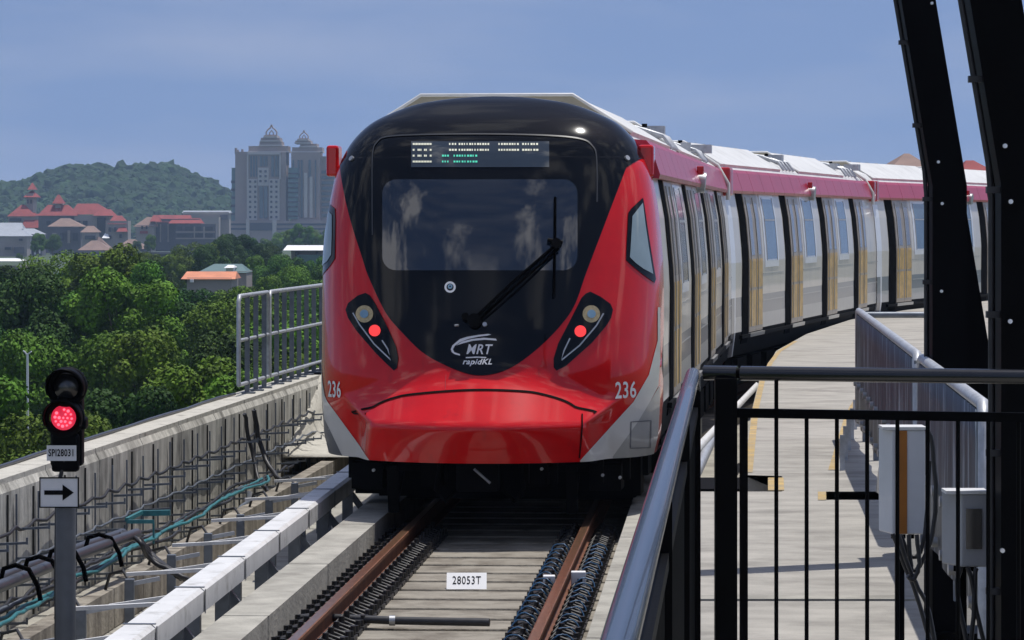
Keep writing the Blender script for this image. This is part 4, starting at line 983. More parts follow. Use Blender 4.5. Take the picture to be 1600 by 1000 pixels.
# white stripes, grey corners
skin('white_stripe', dens([(1027, 480), (1027, 532), (1013, 586), (989, 628), (958, 662), (927, 696), (906, 719.5), (906, 727), (959, 722), (959, 714), (998, 659), (1028, 603), (1031, 560), (1031, 480)][::1], 8), 'white_paint', cab, .005)
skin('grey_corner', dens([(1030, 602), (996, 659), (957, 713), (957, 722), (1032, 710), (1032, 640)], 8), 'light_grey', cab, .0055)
skin('white_stripe', dens([(490.5, 560), (493, 570), (497, 592), (512, 627), (539, 664), (563, 697), (578, 720), (578, 728), (534, 720), (534, 713), (516, 675), (498, 636), (490, 596), (488, 580)], 8), 'white_paint', cab, .005)
skin('grey_corner', dens([(489, 597), (499, 636), (518, 675), (536, 713), (536, 722), (488, 708), (487, 640)], 8), 'grey_paint_and_shade', cab, .0055)  # left corner takes the darker grey: its shade is put into the colour
skin_line('hatch', dens([(985, 659), (1016, 657), (1015, 699), (984, 700)], 3), .008, 'grey_paint_and_shade', cab, .009, True)
# nose seams
seam = [(572, 647), (584, 636), (600, 627.5), (618, 621.5), (640, 617), (700, 611.5), (757, 609.5), (820, 612), (850, 617), (880, 626), (898, 636), (909, 647)]
skin_line('nose_seam', smooth_poly(seam, 6)[:-6], .016, 'ink', cab, .006)
skin_line('nose_seam', dens([(909, 647), (909, 665), (907, 690), (904, 722)], 3)[:-26], .012, 'ink', cab, .008)
skin_line('hood_seam', [(697, 586), (696, 609)], .006, 'red_dark', cab, .004)
# headlights
for (poly, lx, ly, rx_, ry_, chrome) in (
    ([(541, 484), (545, 474), (560, 462), (572, 458), (579, 462), (588, 476), (606, 511), (620, 543), (623, 560), (621, 575), (616, 579), (604, 568), (587, 551), (558, 517), (545, 497)], 571, 491, 587, 517, [(553, 489), (563, 507), (586, 538), (612, 563), (607, 546), (598, 532)]),
    ([(957, 484), (953, 475), (938, 464), (922, 456), (915, 459), (908, 466), (891, 500), (872, 537), (865, 560), (865, 574), (869, 579), (884, 572), (924, 536), (946, 510), (954, 497)], 923, 491, 906, 518, [(942, 490), (931, 509), (905, 540), (877, 563), (881, 548), (890, 529)])):
    hl = skin('headlight', dens(poly, 6), 'mask_black', cab, .010)
    def ringpts(cx_, cy_, r_, n_=24): return [(cx_ + r_ * math.cos(2 * math.pi * k / n_), cy_ - r_ * math.sin(2 * math.pi * k / n_)) for k in range(n_)]
    skin('lamp_ring', ringpts(lx, ly, 13.5), 'lamp_gold', hl, .016); skin('lamp_lens', ringpts(lx, ly, 6.5), 'lamp_blue', hl, .021); skin('tail_lamp', ringpts(rx_, ry_, 9), 'red_lamp', hl, .018)
    skin_line('chrome_trim', chrome, .012, 'metal', hl, .015)
# cab side windows
for (outer, inner) in (([(1004, 309), (1006, 320), (1011, 355), (1018, 400), (1024, 436), (1022, 442), (1005, 430), (990, 418), (978, 407), (978, 395), (981, 333), (986, 326)], [(1003, 317), (1007, 350), (1012, 385), (1019, 428), (1004, 420), (992, 411), (983, 402), (984, 390), (987, 338)]),
                       ([(516, 319), (524, 326), (525, 345), (524, 404), (516, 416), (502, 432), (498, 430), (501, 400), (507, 360)], [(515, 330), (520, 336), (520, 365), (519, 398), (513, 408), (505, 416), (505, 400), (509, 365)])):
    sw = skin('side_window', dens(outer, 6), 'mask_black', cab, .006, .02); skin('pane', dens(inner, 6), 'cab_side_glass', sw, .011, .02)
# pods at the ends of the coloured band and body collar
m = MB(); m.box(1.30, 1.44, -.12, .16, 3.01, 3.30); m.build('camera_pod', 'red_paint', cab, bevel=.025)
m = MB(); m.box(-1.515, -1.40, -.08, .16, 3.02, 3.30); m.build('camera_pod', 'red_paint', cab, bevel=.025)
for s in (-1, 1):
    m = MB(); m.tube([tuple(Vector((s * 1.22, FF(s * 1.22, 3.17), 3.17)) + FN(s * 1.22, 3.17) * q) for q in (0, .02)], .025, 10); m.build('corner_lamp', 'metal', cab)
# wiper
def on(px, py, o_): x, z = unp(px, py); return Vector((x, FF(x, z), z)) + FN(x, z) * o_
wp = MB(); wp.tube([on(742, 500, .05), on(800, 447, .09), on(868, 386, .07)], .016, 6); wp.tube([on(750, 502, .05), on(806, 452, .09), on(872, 392, .07)], .012, 6)
wpo = wp.build('wiper', 'rubber', cab)
m = MB(); m.tube([on(867, 311, .04), on(866.5, 380, .05), on(865, 466, .04)], .012, 6); m.build('blade', 'rubber', wpo)
m = MB(); m.tube([on(742, 503, .0), on(742, 503, .07)], .06, 12); m.tube([on(728, 497, .0), on(728, 497, .06)], .035, 10); m.bar(on(728, 497, .03), on(742, 503, .03), .04, .04); m.build('pivot', 'black_steel', wpo)
m = MB(); m.tube([on(868, 384, .02), on(868, 384, .09)], .045, 10); m.tube([on(855, 378, .06), on(878, 382, .06)], .018, 8); m.build('blade_joint', 'black_steel', wpo)
m = MB(); m.tube([on(758, 508, .01), on(758, 508, .04)], .02, 8); m.tube([on(711, 509, .01), on(717, 509, .02)], .010, 8); m.build('washer_nozzle', 'metal', wpo)
for s in (-1, 1):
    m = MB(); m.bar((s * .78, -1.1, .50), (s * .78, -1.0, .08), .10, .05); m.bar((s * .78, -.3, .50), (s * .78, -.98, .12), .06, .05); m.build('guard_iron', 'underframe', cab, bevel=.01)
    m = MB(); m.tube([(s * .35, -1.2, .52), (s * .38, -1.28, .30), (s * .30, -1.25, .20), (s * .20, -1.2, .30), (s * .16, -1.1, .42)], .02, 8); m.build('brake_hose', 'underframe', cab)
    m = MB(); m.box(s * 1.05 - .14, s * 1.05 + .14, -.75, -.3, .26, .5); m.box(s * .45 - .1, s * .45 + .1, -.9, -.6, .30, .52); m.bar((s * .45, -.75, .45), (s * 1.05, -.6, .45), .06, .06); m.build('equipment_box', 'underframe', cab, bevel=.01)
# coupler and gear under the nose
m = MB(); m.bar((0, -1.35, .42), (0, .6, .42), .16, .16); m.box(-.18, .18, -1.5, -1.3, .30, .54); m.build('coupler', 'underframe', cab, bevel=.02)
m = MB(); m.box(-1.25, 1.25, -.5, -.35, .34, .56); m.box(-1.3, 1.3, .3, .8, .14, .6); m.box(-1.2, 1.2, 1.2, 1.6, .03, .6)
for x in (-.8, -.45, .35, .6, 1.0): m.box(x, x + .05, -1.0, -.9, .34, .56)
m.build('added_dark_gear', 'underframe', cab)  # wide dark blocks added under the nose to keep the underside black
m = MB()
for x, z in ((-.95, .45), (.52, .47), (1.05, .42), (1.2, .40), (.02, .44)): m.tube([(x, -1.05, z), (x, -1.09, z)], .014, 8)
m.build('bolt', 'metal', cab)
m = MB(); m.tube([(-.02, -1.55, .50), (.05, -1.56, .44), (.12, -1.56, .38)], .012, 6); m.build('hook', 'metal', cab)
# ================================================================== TREES
def crown_mesh(name, rx, rz, zc, nb, nl, ls, seed, mt, low=-.45):
    rg = random.Random(seed); v = []; f = []
    blobs = []
    for _ in range(nb):
        a = rg.uniform(0, 2 * math.pi); r = rx * math.sqrt(rg.uniform(0, 1)) * .78; u = rg.uniform(low, 1)
        zz = zc + rz * u * math.sqrt(max(0.05, 1 - (r / rx) ** 2)); blobs.append((r * math.cos(a), r * math.sin(a), zz, rx * rg.uniform(.20, .46)))
    wt = [b[3] ** 2 for b in blobs]; tot = sum(wt)
    for b, q in zip(blobs, wt):
        for _ in range(int(nl * q / tot)):
            d = Vector((rg.gauss(0, 1), rg.gauss(0, 1), rg.gauss(0, 1) + .25)).normalized(); p = Vector(b[:3]) + d * b[3] * rg.uniform(.72, 1.06); p.z = max(p.z, 0.8)
            nn = (d + Vector((rg.uniform(-.8, .8), rg.uniform(-.8, .8), rg.uniform(-.5, .9)))).normalized()
            x = nn.cross(Vector((rg.uniform(-1, 1), rg.uniform(-1, 1), .3))).normalized(); y = nn.cross(x); s = ls * rg.uniform(.55, 1.25)
            o = len(v); v += [tuple(p - x * s * .5), tuple(p + y * s * .34 - nn * s * .06), tuple(p + x * s * .5), tuple(p - y * s * .34 - nn * s * .06)]; f.append((o, o + 1, o + 2, o + 3))
    me = bpy.data.meshes.new(name); me.from_pydata(v, [], f); me.materials.append(MAT[mt]); me.update(); return me, blobs
def trunk_mesh(blobs, zc, r0, seed):
    rg = random.Random(seed); m = MB(); m.tube([(0, 0, 0), (.1, 0, zc * .4), (-.05, .1, zc * .75), (0, 0, zc * 1.05)], r0, 8, r2=r0 * .45)
    for b in rg.sample(blobs, min(9, len(blobs))):
        s = Vector((0, 0, zc * rg.uniform(.35, .8))); e = Vector(b[:3]); mid = (s + e) / 2 + Vector((0, 0, .4)); m.tube([s, mid, e], r0 * .38, 6, r2=r0 * .1)
    me = bpy.data.meshes.new('trunk'); me.from_pydata(m.v, [], m.f); me.materials.append(MAT['bark']); me.update(); return me
PROT = []
for i, (rx, rz, zc, nb, nl, ls, mt) in enumerate(((3.6, 4.2, 7.6, 21, 19000, .27, 'leaf'), (3.2, 5.0, 7.2, 20, 17000, .26, 'leaf'), (4.2, 3.8, 7.8, 26, 20000, .27, 'leaf'), (3.0, 4.6, 7.0, 18, 16000, .25, 'leaf_dark'), (3.8, 4.4, 7.0, 22, 17000, .30, 'leaf_dark'))):
    cm, bl_ = crown_mesh('crown', rx, rz, zc, nb, nl, ls, 11 + i, mt); PROT.append((cm, trunk_mesh(bl_, zc, .22, i)))
KIND = ['rounded bright green crown', 'tall narrow bright green crown', 'broad spreading green crown', 'narrow dark green crown', 'full dark green crown']
def tree(px, Y, top_px, k, group, lab, name='leafy_tree', base=-12.0):
    ztop = H - (top_px - HY) * Y / F; s = (ztop - base) / 12.0; x = (px - CX) * Y / F
    t = empty(name, (x, Y, base), lab, 'tree', group, random.uniform(0, 6.28)); t.scale = (s * random.uniform(.92, 1.1), s * random.uniform(.92, 1.1), s)
    cr = bpy.data.objects.new('crown', PROT[k][0]); C.objects.link(cr); cr.parent = t
    tk = bpy.data.objects.new('trunk', PROT[k][1]); C.objects.link(tk); tk.parent = t; return t
rows = [
 ('trees of the nearest row beyond the parapet', 'nearest tree row beyond the parapet', 125, [(-60, 560, 1), (70, 640, 2), (190, 600, 3), (300, 575, 0), (410, 560, 1), (500, 550, 2)]),
 ('trees of the second row beyond the parapet', 'second tree row beyond the parapet', 165, [(-30, 500, 4), (55, 530, 0), (150, 520, 2), (250, 500, 1), (345, 520, 4), (430, 505, 0), (520, 500, 3)]),
 ('trees of the third row beyond the parapet', 'third tree row beyond the parapet', 215, [(-20, 455, 2), (60, 430, 4), (130, 445, 1), (205, 432, 0), (285, 468, 3), (365, 466, 2), (450, 475, 1), (530, 470, 4)]),
 ('tall trees of the fourth row', 'tall fourth tree row before the village', 275, [(-30, 425, 0), (35, 412, 3), (95, 395, 2), (160, 392, 0), (198, 402, 1), (232, 399, 1), (312, 452, 4), (372, 455, 0), (440, 448, 3), (500, 455, 2)]),
 ('trees of the fifth row', 'fifth tree row, by the orange roof', 380, [(190, 400, 3), (232, 405, 4), (392, 452, 0), (430, 425, 1), (470, 415, 2), (515, 420, 0), (330, 462, 2)]),
 ('distant park trees', 'park trees below the red-roofed hotel', 520, [(232, 398, 0), (268, 394, 1), (300, 380, 2), (325, 382, 4), (345, 402, 0), (405, 395, 1), (430, 398, 2), (465, 402, 4), (500, 405, 0), (540, 404, 2)]),
 ('dark trees in front of the tower', 'dark trees before the twin tower', 640, [(352, 366, 4), (372, 364, 3), (392, 372, 4), (412, 378, 3), (428, 384, 4)]),
 ('hazy trees at the foot of the tower', 'hazy trees far off below the hill', 1150, [(395, 370, 1), (415, 374, 0), (440, 362, 2), (456, 356, 1), (474, 352, 0), (492, 358, 2), (510, 356, 1), (-15, 372, 1), (30, 396, 2), (60, 366, 0), (82, 366, 2), (235, 368, 0), (212, 376, 4)]),
]
for grp, lab, Y, ts in rows:
    for i, (px, tp, k) in enumerate(sorted(ts)):
        tree(px, Y * random.uniform(.96, 1.04), tp, k, grp, '%s %s, %s from left, %s' % (KIND[k].replace(' crown','').replace(' green',' green'), 'tree', ORD[i], lab))
# understory filling the ground between the crowns: uncountable shrubs
rg = random.Random(5); v = []; f = []
for _ in range(26000):
    Y = 60 + 640 * rg.random() ** 1.7; px = rg.uniform(-150, 620); x = (px - CX) * Y / F; sz = .35 + Y * .0013; z = -12 + rg.uniform(0, 3.2) * (1 + .5 * math.sin(x * .2) * math.cos(Y * .13))
    d = Vector((rg.uniform(-1, 1), rg.uniform(-1, 1), rg.uniform(.1, 1))).normalized(); a = d.cross(Vector((rg.random(), rg.random(), .2))).normalized(); b = d.cross(a); p = Vector((x, Y, z)); o = len(v)
    v += [tuple(p - a * sz), tuple(p + b * sz * .7), tuple(p + a * sz), tuple(p - b * sz * .7)]; f.append((o, o + 1, o + 2, o + 3))
MB().add(v, f).build('undergrowth', 'leaf_dark')['kind'] = 'stuff'
bpy.data.objects['undergrowth']['label'] = 'low green undergrowth between the trees beyond the viaduct'
# ---- the wooded hill
def ridge(px):
    T = [(-500, 400), (-260, 345), (-100, 312), (0, 296), (60, 281), (110, 272), (150, 266), (200, 264), (250, 268), (300, 280), (335, 300), (360, 312), (420, 318), (520, 322), (620, 330), (760, 352), (900, 380)]
    return interp(T, px) + 3.0 * math.sin(px * .045) + 2.0 * math.sin(px * .11 + 1) + 1.5 * math.sin(px * .23 + 2)
YH = 2500.0; m = MB(); v = []; nx = 70; ny = 16
for j in range(ny):
    for i in range(nx):
        px = -500 + 1400 * i / (nx - 1); zt = H - (ridge(px) - HY) * YH / F + 12; u = j / (ny - 1)
        prof = math.sin(min(u * 1.35, 1) * math.pi / 2) if u < .74 else math.cos((u - .74) / .26 * math.pi / 2)
        v.append(((px - CX) * YH / F, YH - 380 + 620 * u, -12.5 + zt * max(prof, 0) * (1 + .05 * math.sin(i * .9 + j))))
m.add(v, [(j * nx + i, j * nx + i + 1, (j + 1) * nx + i + 1, (j + 1) * nx + i) for j in range(ny - 1) for i in range(nx - 1)], 0, True)
struct(m.build('hill', 'hill_ground'))
rg = random.Random(9); V = []; Fc = []
ico = bmesh.new(); bmesh.ops.create_icosphere(ico, subdivisions=2, radius=1); iv = [v_.co.copy() for v_ in ico.verts]; ifc = [tuple(q.index for q in f_.verts) for f_ in ico.faces]; ico.free()
def hz(x, y):
    px = x * F / YH + CX; zt = H - (ridge(px) - HY) * YH / F + 12; u = (y - YH + 380) / 620
    prof = math.sin(min(u * 1.35, 1) * math.pi / 2) if u < .74 else math.cos((u - .74) / .26 * math.pi / 2)
    return -12.5 + zt * max(prof, 0)
for _ in range(9000):
    u = rg.uniform(.0, .80); px = rg.uniform(-330, 700); x = (px - CX) * YH / F; y = YH - 380 + 620 * u; z = hz(x, y)
    if z < -10: continue
    r = rg.uniform(2.0, 4.6) * (1.5 if rg.random() < .07 else 1); o = len(V); ph = [rg.uniform(0, 6) for _ in range(3)]
    for c in iv:
        k = 1 + .22 * math.sin(c.x * 4 + ph[0]) * math.cos(c.z * 5 + ph[1]) + rg.uniform(-.16, .16); V.append((x + c.x * r * k, y + c.y * r * k, z + r * .25 + c.z * r * k * rg.uniform(.8, 1.05)))
    Fc += [(a + o, b + o, c_ + o) for a, b, c_ in ifc]
o = MB().add(V, Fc).build('hill_forest', 'leaf_far'); tag(o, 'dense green woodland covering the rounded hill', None, None, 'stuff')
# ================================================================== FAR BUILDINGS (drawn in photo pixels at their true distance, real metres)
class PX:
    """box builder for a building at distance Y: px/py coordinates of its front, depth in metres"""
    def __init__(s, name, Y, px, py, lab, cat, group=None):
        s.Y = Y; p = at(px, py, Y); s.t = empty(name, (p.x, Y, -12), lab, cat, group); s.o = Vector(s.t.location)
    def box(s, name, x0, x1, y0, y1, mt, d0=0.0, d1=12.0, parent=None, fl=False):
        a = at(x0, y1, s.Y) - s.o; b = at(x1, y0, s.Y) - s.o
        if fl: a.z = 0
        return MB().box(a.x, b.x, d0, d1, a.z, b.z).build(name, mt, parent or s.t)
    def boxes(s, name, L_, mt, d0, d1, parent=None):
        m = MB()
        for (x0, x1, y0, y1) in L_:
            a = at(x0, y1, s.Y) - s.o; b = at(x1, y0, s.Y) - s.o; m.box(a.x, b.x, d0, d1, a.z, b.z)
        return m.build(name, mt, parent or s.t)
    def hip(s, name, x0, x1, ye, xr0, xr1, yr, mt, d0=0.0, d1=12.0, over=.5):
        a = at(x0, ye, s.Y) - s.o; b = at(x1, ye, s.Y) - s.o; r0 = at(xr0, yr, s.Y) - s.o; r1 = at(xr1, yr, s.Y) - s.o; dm = (d0 + d1) / 2
        v = [(a.x, d0 - over, a.z), (b.x, d0 - over, a.z), (b.x, d1 + over, a.z), (a.x, d1 + over, a.z), (r0.x, dm, r0.z), (r1.x, dm, r1.z)]
        # slightly concave slope: mid ring
        return MB().add(v, [(0, 1, 5, 4), (1, 2, 5), (2, 3, 4, 5), (3, 0, 4), (0, 3, 2, 1)]).build(name, mt, s.t)
# twin tower
T = PX('apartment_tower', 2000, 420, 360, 'tall grey stepped twin tower with onion-shaped finials beside the wooded hill', 'tower')
T.box('podium', 340, 520, 345, 392, 'tower_stone', -6, 40, fl=True)
T.boxes('podium_windows', [(342, 388, 349, 352), (342, 388, 356, 359), (434, 520, 349, 352), (434, 520, 356, 359), (434, 520, 363, 366), (392, 427, 348, 360)], 'tower_dark', -6.6, -6.0)
T.boxes('podium_bands', [(386, 391, 342, 372)], 'tower_pale', -7.5, -6); T.boxes('podium_bands', [(427, 433, 344, 380)], 'tower_pale', -7.5, -6)
# left wing
T.box('left_wing', 361, 384, 262, 346, 'tower_green', 4, 30); T.box('wing_shaft', 367, 386, 237, 346, 'tower_stone', 2, 28)
T.boxes('wing_bands', [(360, 379, 282 + 12.5 * k, 286 + 12.5 * k) for k in range(5)], 'tower_dark', 3.2, 4.0)
T.boxes('pinnacle', [(366, 369, 231, 240), (370, 372, 234, 240), (376, 379, 233, 240)], 'tower_stone', 3, 8)
def block(x0, x1, yt, cx, hb, main):
    cen = T.box('shaft', x0, x1, yt, 346, 'tower_stone', 0, 28)
    # crown of stepped tiers
    tiers = [(x0 + 1, x1 + 3, yt - 10 * hb, yt), (x0 + (x1 - x0) * .3, x1 - (x1 - x0) * .12, yt - 17 * hb, yt - 10 * hb), (cx - 14 * hb, cx + 16 * hb, yt - 23 * hb, yt - 17 * hb), (cx - 9 * hb, cx + 11 * hb, yt - 27 * hb, yt - 23 * hb)]
    T.boxes('stepped_top', tiers, 'tower_stone', 2, 24); T.boxes('cornice', [(a - 1, b + 1, d - 2.0, d) for a, b, c, d in tiers], 'tower_pale', 1.0, 25)
    o = T.o; m = MB(); c = at(cx + 1, yt - 27 * hb, 2000) - o; s = .357 * hb
    for sg in (-1, 1): m.tube([c + Vector((sg * 8 * s, 12, 0)), c + Vector((sg * 8.5 * s, 12, 5 * s)), c + Vector((sg * 6 * s, 12, 9 * s)), c + Vector((sg * 2 * s, 12, 12 * s)), c + Vector((0, 12, 17 * s))], 1.2 * s, 6)
    m.tube([c + Vector((-3 * s, 12, 0)), c + Vector((-3 * s, 12, 4 * s)), c + Vector((0, 12, 8 * s)), c + Vector((3 * s, 12, 4 * s)), c + Vector((3 * s, 12, 0))], 1.0 * s, 6)
    m.box(c.x - 9 * s, c.x + 9 * s, 9, 15, c.z, c.z + 1.2 * s); m.build('finial', 'tower_stone', T.t)
block(387, 447, 238, 421, 1.0, True)
block(455, 500, 238, 472, .80, False)
T.boxes('tall_windows', [(391, 394, 244, 276), (395.5, 398.5, 244, 276), (400, 402, 244, 276), (406, 410, 244, 260), (411.5, 415, 244, 260), (416, 418, 244, 260), (424, 428, 244, 276), (430, 433.5, 244, 276), (434.5, 436, 244, 276)], 'tower_glass', -.6, 0)
gridw = [(389.5 + dx, 392.8 + dx, 282 + 7.9 * k, 285.6 + 7.9 * k) for k in range(8) for dx in (0, 8, 33, 41)] + [(405.5 + dx, 409 + dx, 266 + 7.6 * k, 269.6 + 7.6 * k) for k in range(3) for dx in (0, 8)]
T.boxes('pale_facade', [(386, 402, 280, 344), (420.5, 437, 280, 344), (403, 420, 262, 290), (386, 388.3, 240, 280), (436.6, 439, 240, 280), (386, 439, 238, 241.5)], 'tower_pale', -1.2, 0)
T.boxes('square_windows', gridw, 'tower_dark', -1.8, -1.2)
T.boxes('central_glazing', [(405.5, 411, 291, 341), (412.5, 418, 291, 341)], 'tower_glass', -.7, 0)
T.boxes('tall_windows', [(457, 459.5, 250, 340), (465, 468, 250, 278), (470, 473, 250, 340), (482, 486, 250, 278), (492, 494, 250, 340)], 'tower_glass', -.6, 0)
T.boxes('pale_facade', [(475, 480.5, 270, 340), (484, 488.5, 276, 340)], 'tower_pale', -1.2, 0)
T.box('glass_bay', 451, 466, 262, 342, 'tower_green', -3, 6); T.boxes('bay_bands', [(450.5, 466.5, 270 + 7.4 * k, 272.4 + 7.4 * k) for k in range(10)], 'tower_dark', -3.6, -3)
T.box('right_wing', 500, 526, 244, 346, 'tower_stone', 4, 30)
T.boxes('wing_windows', [(502, 526, 266 + 8.5 * k, 271 + 8.5 * k) for k in range(9)], 'tower_glass', 3.4, 4)
# village of red roofs on the left
def house(name, Y, lab, walls, roofs, wins, cat='building', group='red-roofed buildings below the hill'):
    b = PX(name, Y, walls[0][0], 400, lab, cat, group)
    for i, wl_ in enumerate(walls): b.box('wall', *wl_[:4], wl_[4] if len(wl_) > 4 else 'house_wall', wl_[5] if len(wl_) > 5 else 0, (wl_[5] if len(wl_) > 5 else 0) + 11, fl=True)
    for rf in roofs: b.hip('roof', *rf[:6], rf[6], *(rf[7:] if len(rf) > 7 else ()))
    for wn in wins: b.boxes('window', [wn[:4]], wn[4] if len(wn) > 4 else 'tower_dark', -1.1 if len(wn) < 6 else wn[5] - .6, 0.3 if len(wn) < 6 else wn[5])
    return b
house('hotel_building', 1500, 'red hip-roofed pavilion with a slim two-tiered lookout tower at the far left', [(13, 68, 337, 372), (38, 49, 302, 325, 'house_wall', 6)],
      [(11, 56, 338, 30, 36, 320, 'tile_red'), (34, 74, 356, 42, 60, 334, 'tile_red', -3, 8), (34, 55, 308, 43, 46, 297, 'tile_red', 5, 18), (39, 51, 296, 44.5, 45.5, 285, 'tile_red', 8, 15)], [(15, 34, 341, 346), (38, 72, 360, 363, 'tower_dark', -4), (40, 42, 312, 318, 'tower_dark', 5.4), (45, 47, 312, 318, 'tower_dark', 5.4)])
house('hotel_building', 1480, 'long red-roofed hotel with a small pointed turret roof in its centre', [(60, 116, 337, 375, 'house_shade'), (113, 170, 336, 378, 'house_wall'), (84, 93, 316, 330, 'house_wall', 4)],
      [(58, 122, 337, 72, 104, 320, 'tile_red'), (108, 176, 335, 118, 150, 318, 'tile_red', 1, 13), (80, 98, 318, 87, 90, 304, 'tile_red', 3, 10), (146, 180, 337, 155, 172, 327, 'tile_red', -2, 8)],
      [(73, 80, 345, 352), (84, 92, 345, 352), (96, 104, 345, 352), (120, 126, 345, 352), (130, 137, 345, 352), (140, 146, 356, 362), (152, 165, 340, 370), (128, 136, 360, 367)])
house('hotel_building', 1470, 'stepped red-roofed hotel wing with pale gables at the right end of the hotel', [(165, 200, 345, 380, 'house_wall')], [(168, 198, 350, 175, 188, 337, 'tile_red'), (160, 172, 372, 164, 168, 364, 'pure_white', -2, 3), (183, 200, 362, 188, 196, 352, 'tile_red', -3, 6)],
      [(170, 174, 355, 362), (178, 182, 355, 362), (170, 174, 368, 374), (187, 191, 366, 372)])
house('house', 1420, 'brown hip-roofed hall in front of the long hotel', [(78, 126, 355, 392, 'house_shade')], [(74, 130, 354, 92, 106, 341, 'tile_brown')], [(82, 88, 364, 376, 'house_wall'), (94, 100, 364, 376, 'tower_dark'), (106, 110, 360, 380, 'house_wall'), (114, 122, 364, 376)])
house('house', 1400, 'small brown-roofed lodge right of the brown hall', [(128, 150, 364, 395, 'house_wall')], [(125, 153, 363, 134, 144, 353, 'tile_brown'), (150, 172, 388, 151, 153, 370, 'tile_brown', 1, 8)], [(133, 149, 368, 374)])
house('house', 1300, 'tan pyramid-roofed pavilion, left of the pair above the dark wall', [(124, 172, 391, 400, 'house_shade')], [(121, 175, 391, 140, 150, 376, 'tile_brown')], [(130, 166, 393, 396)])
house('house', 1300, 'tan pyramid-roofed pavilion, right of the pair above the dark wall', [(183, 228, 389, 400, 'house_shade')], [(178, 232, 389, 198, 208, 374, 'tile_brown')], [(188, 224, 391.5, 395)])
house('boundary_wall', 1250, 'dark bluish wall below the two tan pavilions', [(118, 300, 394, 408, 'tower_dark')], [], [(130, 296, 395.5, 397, 'house_shade')], 'wall', None)
house('warehouse', 1350, 'grey flat-roofed hall with pale gable at the far left', [(-30, 42, 370, 405, 'house_wall')], [(-34, 46, 369, -26, 30, 358, 'roof_grey')], [(8, 18, 386, 390), (22, 38, 386, 396, 'house_shade'), (30, 36, 373, 376)], group=None)
house('warehouse', 1380, 'grey-roofed annex with white posts behind the grey hall', [(30, 66, 366, 400, 'house_shade')], [(26, 66, 366, 30, 50, 357, 'roof_grey'), (-5, 34, 358, -5, 30, 348, 'roof_grey', 4, 12)], [(47, 49, 370, 398, 'pure_white'), (54, 56, 370, 398, 'pure_white'), (61, 63, 366, 396, 'pure_white')], group=None)
house('shed', 700, 'low white-roofed shed with pinkish wall at the left picture edge among the trees', [(-20, 40, 416, 440, 'house_wall')], [(-30, 30, 408, -20, 20, 404, 'pure_white')], [(12, 16, 420, 426)], group=None)
house('hotel_building', 1550, 'cream gabled end house of the terraced red-roofed block', [(212, 240, 352, 380, 'house_wall')], [(208, 244, 354, 228, 236, 339, 'tile_brown'), (234, 250, 346, 238, 246, 336, 'tile_red', 0, 8)], [(219, 231, 361, 365, 'tile_red'), (221, 224, 353, 358), (228, 231, 353, 358)])
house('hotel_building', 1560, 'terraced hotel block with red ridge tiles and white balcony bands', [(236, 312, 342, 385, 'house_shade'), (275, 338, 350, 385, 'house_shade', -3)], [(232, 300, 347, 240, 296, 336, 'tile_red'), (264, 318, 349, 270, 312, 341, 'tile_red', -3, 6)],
      [(276, 337, 361.5, 363.5, 'house_wall', -4), (276, 337, 371.5, 373.5, 'house_wall', -4), (278, 286, 354, 360, 'tower_dark', -3), (290, 302, 354, 360, 'tower_dark', -3), (308, 316, 354, 360, 'tower_dark', -3), (322, 334, 354, 360, 'tower_dark', -3), (278, 334, 365, 370, 'tower_dark', -3), (250, 252, 350, 378, 'house_wall'), (262, 264, 350, 378, 'house_wall'), (240, 242, 350, 378, 'house_wall'), (304, 306, 354, 372, 'house_wall', -3.7), (319, 321, 354, 372, 'house_wall', -3.7)])
house('office_building', 1700, 'long low grey building with flat roof behind the terraced block', [(286, 358, 331, 370, 'house_wall'), (312, 345, 339, 380, 'house_wall', -12)], [(284, 360, 333, 285, 359, 329, 'roof_grey')], [(316, 336, 345, 348), (344, 356, 336, 343, 'house_shade', -.5), (318, 334, 352, 355)], group=None)
house('shed', 600, 'white flat-roofed shed just left of the train, with a green base', [(455, 520, 391, 404, 'house_wall'), (465, 520, 398, 404, 'roof_green', -2)], [(443, 530, 391, 446, 530, 383.5, 'pure_white', -1, 10)], [(494, 497, 393, 401), (462, 466, 393, 400)], group=None)
house('house', 460, 'low house with an orange tiled roof among the trees', [(292, 362, 434, 450, 'house_wall')], [(283, 368, 436, 287, 366, 425, 'tile_orange', 0, 9)], [(298, 303, 436, 441, 'pure_white')], group=None)
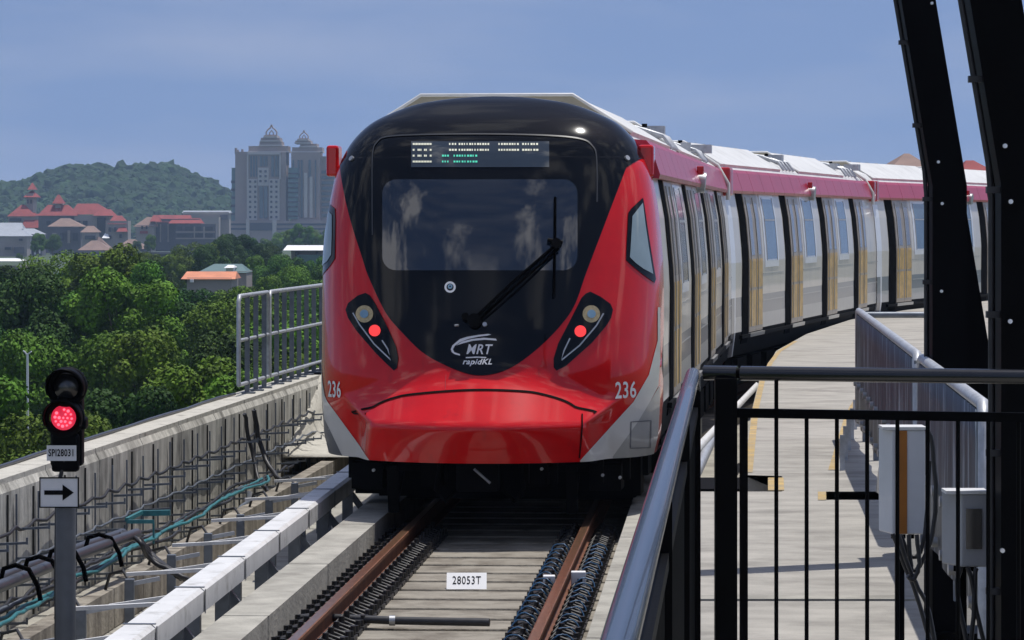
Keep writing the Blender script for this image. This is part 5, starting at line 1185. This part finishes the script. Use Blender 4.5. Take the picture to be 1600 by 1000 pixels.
house('house', 490, 'house with a green-grey roof and white dormer behind the orange-roofed one', [(310, 385, 424, 440, 'house_wall'), (355, 366, 417, 427, 'pure_white', -2)], [(308, 386, 426, 330, 374, 413, 'roof_green', 0, 10), (353, 368, 418, 356, 366, 414, 'pure_white', -3, 3)], [(357, 364, 419, 422)], group=None)
house('house', 330, 'red hip-roofed house top rising behind the third carriage, left of the near black columns', [(1398, 1450, 262, 300, 'house_wall')], [(1392, 1456, 262, 1424, 1432, 238, 'tile_brown')], [(1404, 1410, 266, 272), (1420, 1426, 266, 272)], group='brown-red roofs behind the third carriage')
house('house', 340, 'red hip-roofed house top seen between the two black columns', [(1505, 1560, 275, 300, 'house_wall')], [(1498, 1566, 275, 1522, 1534, 249, 'tile_red')], [(1512, 1518, 278, 284), (1530, 1536, 278, 284)], group='brown-red roofs behind the third carriage')
# white street lamp among the trees
p = at(43, 640, 150); t = empty('street_lamp', (p.x, 150, -12), 'slim white street lamp post standing among the trees at the far left', 'street lamp'); o = Vector(t.location)
MB().tube([(0, 0, 0), at(43, 552, 150) - o], .075, 8, r2=.05).build('pole', 'pure_white', t)
MB().tube([at(43, 556, 150) - o, at(38, 549, 150) - o], .03, 6).build('arm', 'pure_white', t); MB().bar(at(40, 551, 150) - o, at(36, 548, 150) - o, .12, .05).build('lamp_head', 'pure_white', t); MB().bar(at(44, 553, 150) - o, at(49, 549, 150) - o, .12, .05).build('lamp_head', 'pure_white', t)
# ---- haze
hz_ = MB(); hz_.box(-2600, 2600, -60, 3100, -13, 110); ho = hz_.build('haze', 'ground'); ho['kind'] = 'stuff'; ho['label'] = 'pale blue daytime haze in the air'
hm = bpy.data.materials.new('haze_air'); hm.use_nodes = True; t_ = hm.node_tree; t_.nodes.clear(); oo = t_.nodes.new('ShaderNodeOutputMaterial'); pv = t_.nodes.new('ShaderNodeVolumePrincipled')
pv.inputs['Color'].default_value = (0.50, 0.68, 1.0, 1); pv.inputs['Density'].default_value = 0.00012; pv.inputs['Anisotropy'].default_value = 0.1
t_.links.new(pv.outputs[0], oo.inputs['Volume']); ho.data.materials.clear(); ho.data.materials.append(hm)
